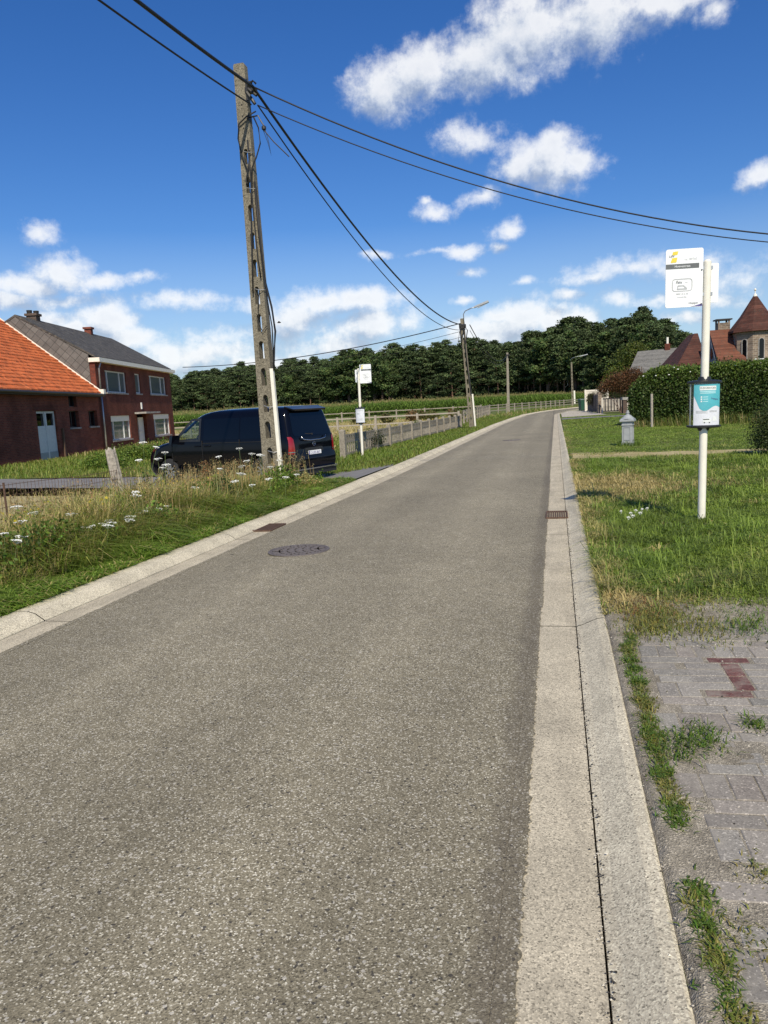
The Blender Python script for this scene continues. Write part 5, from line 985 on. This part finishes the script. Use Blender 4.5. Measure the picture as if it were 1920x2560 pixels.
# ------------------------------------------------------------------ far houses on the right
x1,y1,_=at(1357,90)
gh=empty('grey_roofed_house',(x1,y1,-.1),(0,0,R(-8))); tag(gh,'low house with a weathered grey tiled roof and small brick chimney','house'); L_=8.6
MB().box(.3,L_-.3,.5,7,-.2,3.9).build('wall',MT['villa_brick'],gh)
m=MB(); m.hull8([(0,0,3.85),(L_,0,3.85),(L_,3.7,6.65),(.95,3.7,6.45)],[(0,-.02,4.0),(L_,-.02,4.0),(L_,3.7,6.8),(.95,3.7,6.6)]); m.hull8([(.95,3.7,6.45),(L_,3.7,6.65),(L_,7.4,3.85),(0.2,7.4,3.85)],[(.95,3.7,6.6),(L_,3.7,6.8),(L_,7.42,4.0),(0.2,7.42,4.0)]); m.add([(0,0,3.86),(.95,3.7,6.55),(.2,7.4,3.86)],[(2,1,0)]); rfg=m.build('roof',MT['old_grey'],gh)
c=MB().box(4.3-.3,4.3+.3,3.4,4.0,6.3,7.25); ch=c.build('chimney',MT['house_brick'],rfg); MB().tube([(4.3,3.7,7.25),(4.3,3.7,8.0)],.13,8).build('flue',MT['white_paint'],ch)
MB().tube([(7.3,3.7,6.7),(7.3,3.7,7.9)],.03,5).build('aerial',MT['galvanised'],rfg)
tx_,ty_,_=at(1629,60)
vl=empty('stone_villa',(tx_,ty_,-.05),(0,0,R(5))); tag(vl,'stone villa with a pointed red turret roof and red tiled roofs','house')
m=MB(); V=[];
tr=1.62; te=5.95
m.lathe([(tr,-.1),(tr,te)],8); m.build('turret_wall',MT['villa_brick'],vl)
m=MB(); m.lathe([(tr+.34,te-.14),(tr+.30,te+.02),(tr*.66,te+1.1),(.12,te+2.62),(.02,te+2.7)],8); rt_=m.build('turret_roof',MT['red_tile'],vl)
m=MB(); m.lathe([(.17,te+2.52),(.11,te+2.68),(.03,te+2.8),(.03,te+2.95),(.09,te+3.02),(.09,te+3.08),(.02,te+3.16)],10); m.build('finial',MT['white_paint'],rt_)
for k_ in range(8):
    a=2*pi*k_/8; ap=tr*math.cos(pi/8); ca,sa=math.cos(a),math.sin(a)
    if sa>.35: continue
    T=lambda u,z,o:(ca*(ap+o)-sa*u,sa*(ap+o)+ca*u,z)
    ol=[(-.17,3.75),(.17,3.75),(.17,5.05)]+[(.17*math.cos(q),5.05+.2*math.sin(q)) for q in np.linspace(.3,pi-.3,5)]+[(-.17,5.05)]
    V,Fc=flat([ol]); f_=MB().add([T(u,z,.012) for u,z,_ in V],Fc).build('turret_window',MT['tint'],vl)
    ol2=[(u*1.35,z+(.04 if z>5 else 0)) for u,z in ol]; V,Fc=flat([ol2,ol],depth=.06); MB().add([T(u,z,.03+c) for u,z,c in V],Fc).build('surround',MT['stone_grey'],f_)
    MB().add([T(u,z,o) for o in(.0,.12) for u,z in ((-.24,3.66),(.24,3.66),(.24,3.74),(-.24,3.74))],[(4,5,6,7),(0,1,5,4),(3,2,6,7)]).build('sill',MT['white_frame'],f_)
# body: large red roof sloping to the left, gable wing, orange roof beside the turret
MB().box(-5.5,-1.2,1.4,9,-.1,2.9).build('main_wall',MT['villa_brick'],vl)
m=MB(); m.hull8([(-6.1,.6,2.5),(-3.17,.2,2.45),(-3.17,4.,6.1),(-3.45,4.0,6.1)],[(-6.1,.55,2.67),(-3.17,.15,2.62),(-3.17,4.,6.27),(-3.45,4.,6.27)]); m.hull8([(-6.1,.6,2.5),(-3.45,4,6.1),(-3.45,6,6.1),(-6.1,9.5,2.5)],[(-6.15,.6,2.67),(-3.45,4,6.27),(-3.45,6,6.27),(-6.15,9.5,2.67)]); m.build('main_roof',MT['red_tile'],vl)
m=MB(); V=[(-3.15,-1.5,-.1),(-3.15,2.4,-.1),(-3.15,2.4,5.0),(-3.15,.9,6.05),(-3.15,-1.5,3.0)]; m.add(V+[(a+.2,b,c) for a,b,c in V],[(0,1,2,3,4),(9,8,7,6,5)]+[(i,5+i,5+(i+1)%5,(i+1)%5) for i in range(5)]); m.build('gable_wall',MT['render_grey'],vl)
m=MB(); m.lathe([(.01,0),(1,0),(1,.03),(.01,.03)],16); V=[( -3.157-z_,-.0+.3*x_,4.35+.42*y_) for x_,y_,z_ in m.v]; mm=MB().add(V,[f for g_ in m.f.values() for f in g_]); mm.build('oval_window',MT['tint'],vl)
m=MB(); m.hull8([(-3.06,-1.75,3.0),(-1.0,-1.75,3.0),(-1.0,.9,6.05),(-3.12,.9,6.05)],[(-3.06,-1.8,3.18),(-1.0,-1.8,3.18),(-1.0,.9,6.22),(-3.12,.9,6.22)]); m.build('wing_roof',MT['orange_red_tile'],vl)
MB().box(-2.5,-.6,-1.2,.6,-.1,2.6).build('wing_wall',MT['stone_grey'],vl)
c=MB().box(-2.45,-1.55,.9,1.7,5.4,6.75).build('chimney',MT['villa_brick'],vl); MB().box(-2.6,-1.4,.8,1.8,6.95,7.05).build('chimney_slab',MT['dark_metal'],c); m=MB(); [m.box(a,a+.12,b,b+.12,6.752,6.948) for a in(-2.45,-1.67) for b in(.9,1.58)]; m.build('chimney_feet',MT['villa_brick'],c)
m=MB(); m.hull8([(1.2,-2.2,2.3),(6,-2.2,2.3),(6,1.5,5.2),(1.6,1.5,5.2)],[(1.2,-2.25,2.48),(6,-2.25,2.48),(6,1.5,5.38),(1.6,1.5,5.38)]); m.build('right_roof',MT['red_tile'],vl); MB().box(1.3,6,-1.8,5,-.1,2.5).build('right_wall',MT['villa_brick'],vl)
# ------------------------------------------------------------------ maize field
def maize():
    def plant():
        P=[];F_=[];C=[]; a0=rng.random()*6.3; H_=2.15+.45*rng.random()
        def quad(a,b,c,d,col): i=len(P); P.extend([a,b,c,d]); F_.append((i,i+1,i+2,i+3)); C.extend([col]*4)
        for ax in (0,1.57): s=np.array((math.cos(ax),math.sin(ax),0))*.02; quad(-s,s,s+(0,0,H_),-s+(0,0,H_),np.array((.09,.14,.03)))
        for i in range(9):
            a=a0+pi*(i%2)+rng.normal(0,.5); z=.25+(H_-.5)*i/9+.05*rng.random(); d=np.array((math.cos(a),math.sin(a),0)); s=np.array((-math.sin(a),math.cos(a),0)); l=.75+.25*rng.random(); w=.055
            col=np.array((.125,.205,.036))*(.6+.9*rng.random())+np.array((.04,.04,.005))*rng.random(); p0=np.array((0,0,z)); p1=p0+d*l*.4+(0,0,.35); p2=p0+d*l+(0,0,.05-.2*rng.random())
            quad(p0-s*w*.5,p0+s*w*.5,p1+s*w,p1-s*w,col); quad(p1-s*w,p1+s*w,p2+s*.008,p2-s*.008,col*1.15)
        for q in range(3): a=rng.random()*6.3; e=np.array((math.cos(a)*.12,math.sin(a)*.12,H_+.3)); b_=np.array((0,0,H_-.05)); s=np.array((.012,.012,0)); quad(b_-s,b_+s,e+s*.5,e-s*.5,np.array((.30,.26,.10)))
        return np.array(P),np.array(F_),np.array(C)
    vs=[plant() for _ in range(8)]; Vt=[];Ft=[];Ct=[];off=0
    pa=np.array(at(340,135)[:2]);pb=np.array(at(1290,172)[:2]); e=(pb-pa); Le=np.linalg.norm(e); e/=Le; nn=np.array((-e[1],e[0]))
    pts=[]
    for i in range(10):
        u=np.arange(0,Le,.30); pts.append(np.stack([u+rng.normal(0,.06,len(u)),np.full(len(u),i*.75)+rng.normal(0,.05,len(u))],1))
    u=rng.random(9000)*Le; pts.append(np.stack([u,7.5+70*rng.random(9000)**1.3],1))
    for u,v in np.concatenate(pts):
        p=pa+e*u+nn*v; P_,F_,C_=vs[rng.integers(8)]; a=rng.random()*6.3; ca,sa=math.cos(a),math.sin(a); s=.85+.3*vnoise(u,v,.15,91)*1. +.08*rng.random()
        Q=np.stack([P_[:,0]*ca-P_[:,1]*sa,P_[:,0]*sa+P_[:,1]*ca,P_[:,2]*s],1)+np.array((p[0],p[1],-.05)); Vt.append(Q);Ft.append(F_+off);Ct.append(C_);off+=len(Q)
    tag(mesh_np('maize_field',np.concatenate(Vt),[np.concatenate(Ft)],MT['maize_leaf'],col=np.concatenate(Ct)),kind='stuff')
maize()
# ------------------------------------------------------------------ pine wood
simple('pine_bark',(.20,.115,.075),.95,var=.35,sc=3)
def pine_proto(kind):
    H_=1.0*(16+2*rng.random()); root=empty('pine_tree'); m=MB(); bx,by=rng.normal(0,.25,2); top=H_*.93
    ax=lambda z:np.array((bx*(z/H_)**2*2,by*(z/H_)**2*2,z)); m.tube([ax(z) for z in np.linspace(-.2,top,8)],list(np.linspace(.21,.05,8)),7)
    P=[];C=[]; base=H_*(.07,.10,.15,.34,.46,.18)[kind]; n=54
    for i in range(n):
        t=(i+.5)/n; z=base+(H_-base)*t**.85; rad=(3.7-2.7*max(0,t-.35)/.65)*(1.1 if kind<3 else .9)*(.55+.55*rng.random()) if t<.95 else .3
        a=i*2.4+rng.normal(0,.4); rr=rad*(.35+.65*rng.random()); c=ax(min(z,top))+np.array((math.cos(a)*rr,math.sin(a)*rr,z-min(z,top)+.25*rr*.3))
        if i%2==0: m.tube([ax(min(z-.5,top)),c-(0,0,.15)],[.06,.025],4)
        k_=120; v,_=ball(k_,.15); v*=np.array((1.45,1.45,.50))*(.75+.5*rng.random())*(1.05 if t<.8 else .75)
        P.append(c+v); C.append(tint(np.array((.080,.112,.042))*(.45+1.0*rng.random()),k_,.45,.08))
    m.build('trunk',MT['pine_bark'],root,True); P=np.concatenate(P);C=np.concatenate(C)
    leaf_mesh('crown',P,.30+.28*rng.random(len(P)),C,'needles',root,asp=.5,stretch=(1,1,.6)); return root
def oak_proto():
    root=empty('dark_tree'); m=MB(); m.tube([(0,0,-.2),(.1,0,3),(0,.1,7),(.1,0,12)],[.35,.3,.22,.08],8); P=[];C=[]
    for i in range(46):
        v,_=ball(1,.35); c=v[0]*np.array((3.4,3.4,5.2))+np.array((0,0,9.6)); m.tube([(0,0,max(3,c[2]-3)),c],[.09,.03],4) if i%3==0 else 0
        k_=110; w,_=ball(k_,.3); P.append(c+w*np.array((1.35,1.35,.9))*(.7+.6*rng.random())); C.append(tint(np.array((.066,.10,.028))*(.6+.8*rng.random()),k_,.4))
    m.build('trunk',MT['bark'],root); P=np.concatenate(P);C=np.concatenate(C); leaf_mesh('crown',P,.4+.3*rng.random(len(P)),C,'needles',root); return root
LAB_P='dark green pine standing in the wood beyond the maize field'; LAB_O='dense dark broadleaf tree standing among the pines beyond the maize field'
protos=[pine_proto(k_) for k_ in range(6)]; oaks=[oak_proto() for _ in range(2)]; usedp=set()
EDGE=[(250,275),(380,262),(500,250),(700,236),(850,228),(1000,222),(1130,212),(1230,196),(1300,184),(1400,172),(1480,160),(1510,158)]
TOPS=[(250,90),(380,88),(430,92),(500,97),(700,112),(850,122),(1000,128),(1130,132),(1180,138),(1240,152),(1290,146),(1340,152),(1390,164),(1440,156),(1475,128),(1510,95)]
def place(px,d,h,oak=False):
    h*=.90+.20*vnoise(px,d,.045,401); pr=(oaks if oak else protos); i=int(rng.integers(len(pr)))
    if not oak and (1120<px<1270 or rng.random()<.15): i=3+int(rng.integers(2))
    o=pr[i]
    if (oak,i) in usedp: o=copy_tree(o)
    usedp.add((oak,i)); x,y,_=at(px,d); o.location=(x,y,-.1); s=h/(15. if oak else 17.); o.scale=(s*(.95+.45*rng.random()),)*2+(s,); o.rotation_euler=(rng.normal(0,.015),rng.normal(0,.015),rng.random()*6.3)
    tag(o,LAB_O if oak else LAB_P,'tree','broadleaf trees in the far wood' if oak else 'pine trees of the far wood')
px=250.
row_n=0
for row,(back,step) in enumerate(((0,16),(5,16),(11,17),(18,20))):
    px=250.+rng.random()*20
    while px<1500:
        d=np.interp(px,*zip(*EDGE))+back+rng.normal(0,1.5); top=np.interp(px,*zip(*TOPS)); h=(1.65+.15+top*d/F)*(.86+.17*rng.random()) if row else (1.65+top*d/F)*(.78+.21*rng.random()**.7)
        place(px,d,h,oak=(row<2 and (abs(px-790)<75 and rng.random()<.75 or rng.random()<.07))); row_n+=1
        px+=step*(.7+.6*rng.random())*(230/d)**.5
# deeper part of the wood: one continuous mass
P=[];C=[]; nb=420
for i in range(nb):
    px=240+1250*rng.random(); d=np.interp(px,*zip(*EDGE))+22+40*rng.random(); x,y,_=at(px,d); top=np.interp(px,*zip(*TOPS)); h=(1.65+top*np.interp(px,*zip(*EDGE))/F)*(.8+.14*rng.random()); k_=230; z=h*(.02+.98*rng.random(k_)); rr=3.0*np.sqrt(rng.random(k_))*np.clip((h-z)/h*2.2,.15,1); a=rng.random(k_)*6.3
    P.append(np.stack([x+rr*np.cos(a),y+rr*np.sin(a),z],1)); C.append(tint((.036,.056,.022),k_,.4))
P=np.concatenate(P);C=np.concatenate(C); tag(leaf_mesh('distant_wood',P,.9+.7*rng.random(len(P)),C,'needles'),kind='stuff')
# undergrowth along the edge of the wood
P=[];C=[]
for i in range(620):
    px=240+1260*rng.random(); d=np.interp(px,*zip(*EDGE))+rng.uniform(-2,14); x,y,_=at(px,d); k_=55; v,_=ball(k_,.3); P.append(v*np.array((2.0,1.4,1.9))*(.5+.8*rng.random())+np.array((x,y,1.2+2.6*rng.random()))); C.append(tint(np.array((.035,.055,.018))*(.6+.7*rng.random()),k_,.4))
P=np.concatenate(P);C=np.concatenate(C); tag(leaf_mesh('wood_undergrowth',P,.6+.4*rng.random(len(P)),C,'needles'),kind='stuff')
def grit():
    n=2600; y=.6+11*rng.random(n)**1.6; zone=rng.random(n); x=np.where(zone<.34,.112+rng.normal(0,.012,n),np.where(zone<.62,.60+.9*rng.random(n),np.where(zone<.78,.30+rng.normal(0,.03,n),-3.945-.02*rng.normal(0,1,n)-.0*y)))
    dark=(rng.random(n)<np.where(zone<.34,.75,.35)); C=np.where(dark[:,None],np.array((.04,.034,.028)),np.array((.50,.46,.38)))*(.6+.8*rng.random((n,1))); z=np.where(x<.108,.004,np.where(x<.31,.004+np.clip((x-.112)/.16,0,1)*.06,hgt(np.maximum(x,.32),y)+.0165)); r=.0022+.0035*rng.random(n)**2
    k_=(x<.29)|(y<5.9); x,y,z,r,C=x[k_],y[k_],z[k_],r[k_],C[k_]; n=len(x); O=np.array([(1,0,0),(-.5,.87,0),(-.5,-.87,0),(0,0,1),(0.1,0,-.5)]); a=rng.random(n)*6.3; ca,sa=np.cos(a)[:,None],np.sin(a)[:,None]
    ox=O[:,0][None]*ca-O[:,1][None]*sa; oy=O[:,0][None]*sa+O[:,1][None]*ca; V=np.stack([x[:,None]+ox*r[:,None]*1.4,y[:,None]+oy*r[:,None],z[:,None]+O[:,2][None]*r[:,None]],2).reshape(-1,3)
    T=(np.arange(n)[:,None,None]*5+np.array([(0,1,3),(1,2,3),(2,0,3)])[None]).reshape(-1,3); tag(mesh_np('grit',V,[T],MT['grit'],col=np.repeat(C,5,0)),kind='stuff')
k=N('grit'); k.P(Base_Color=k.n('Attribute',attribute_name='Col').outputs['Color'],Roughness=.9); MT['grit']=k.m
grit()
# ------------------------------------------------------------------ small things
bd=empty('flying_bird',tuple(float(v) for v in (ray(603,697)*60+np.array((0,0,CH)))),(0,0,.4)); tag(bd,'small dark bird flying beside the utility pole','bird')
m=MB(); m.tube([(-.16,0,0),(-.10,0,.0),(0,0,.01),(.09,0,.015),(.13,0,.02),(.16,0,.015)],[.012,.035,.05,.04,.03,.006],8); m.add([(-.15,-.01,0),(-.27,-.05,0),(-.27,.05,0),(-.15,.01,0)],[(0,1,2,3)])
m.add([(.06,.03,.02),(-.05,.03,.02),(-.08,.2,.09),(.02,.2,.1),(-.1,.34,.05)],[(0,1,2,3),(3,2,4)]); m.add([(.06,-.03,.02),(-.05,-.03,.02),(-.08,-.2,.09),(.02,-.2,.1),(-.1,-.34,.05)],[(1,0,3,2),(2,3,4)]); m.build('bird_body',MT['bolt_dark'],bd)
for i,(pts,lab) in enumerate((([(1.05,2.62),(1.10,2.58),(1.105,2.5),(1.06,2.43),(1.03,2.41)],'curved brown twig lying on the grey pavers'),([(.80,2.35),(.815,2.28),(.80,2.22)],'short brown twig lying near the kerb weeds'))):
    m=MB(); m.tube([(x,y,float(hgt(x,y))+.034+.004*(j%2)) for j,(x,y) in enumerate(pts)],[.004,.005,.004,.003,.002][:len(pts)],6); tag(m.build('twig',MT['bark'],None,True),lab,'twig')
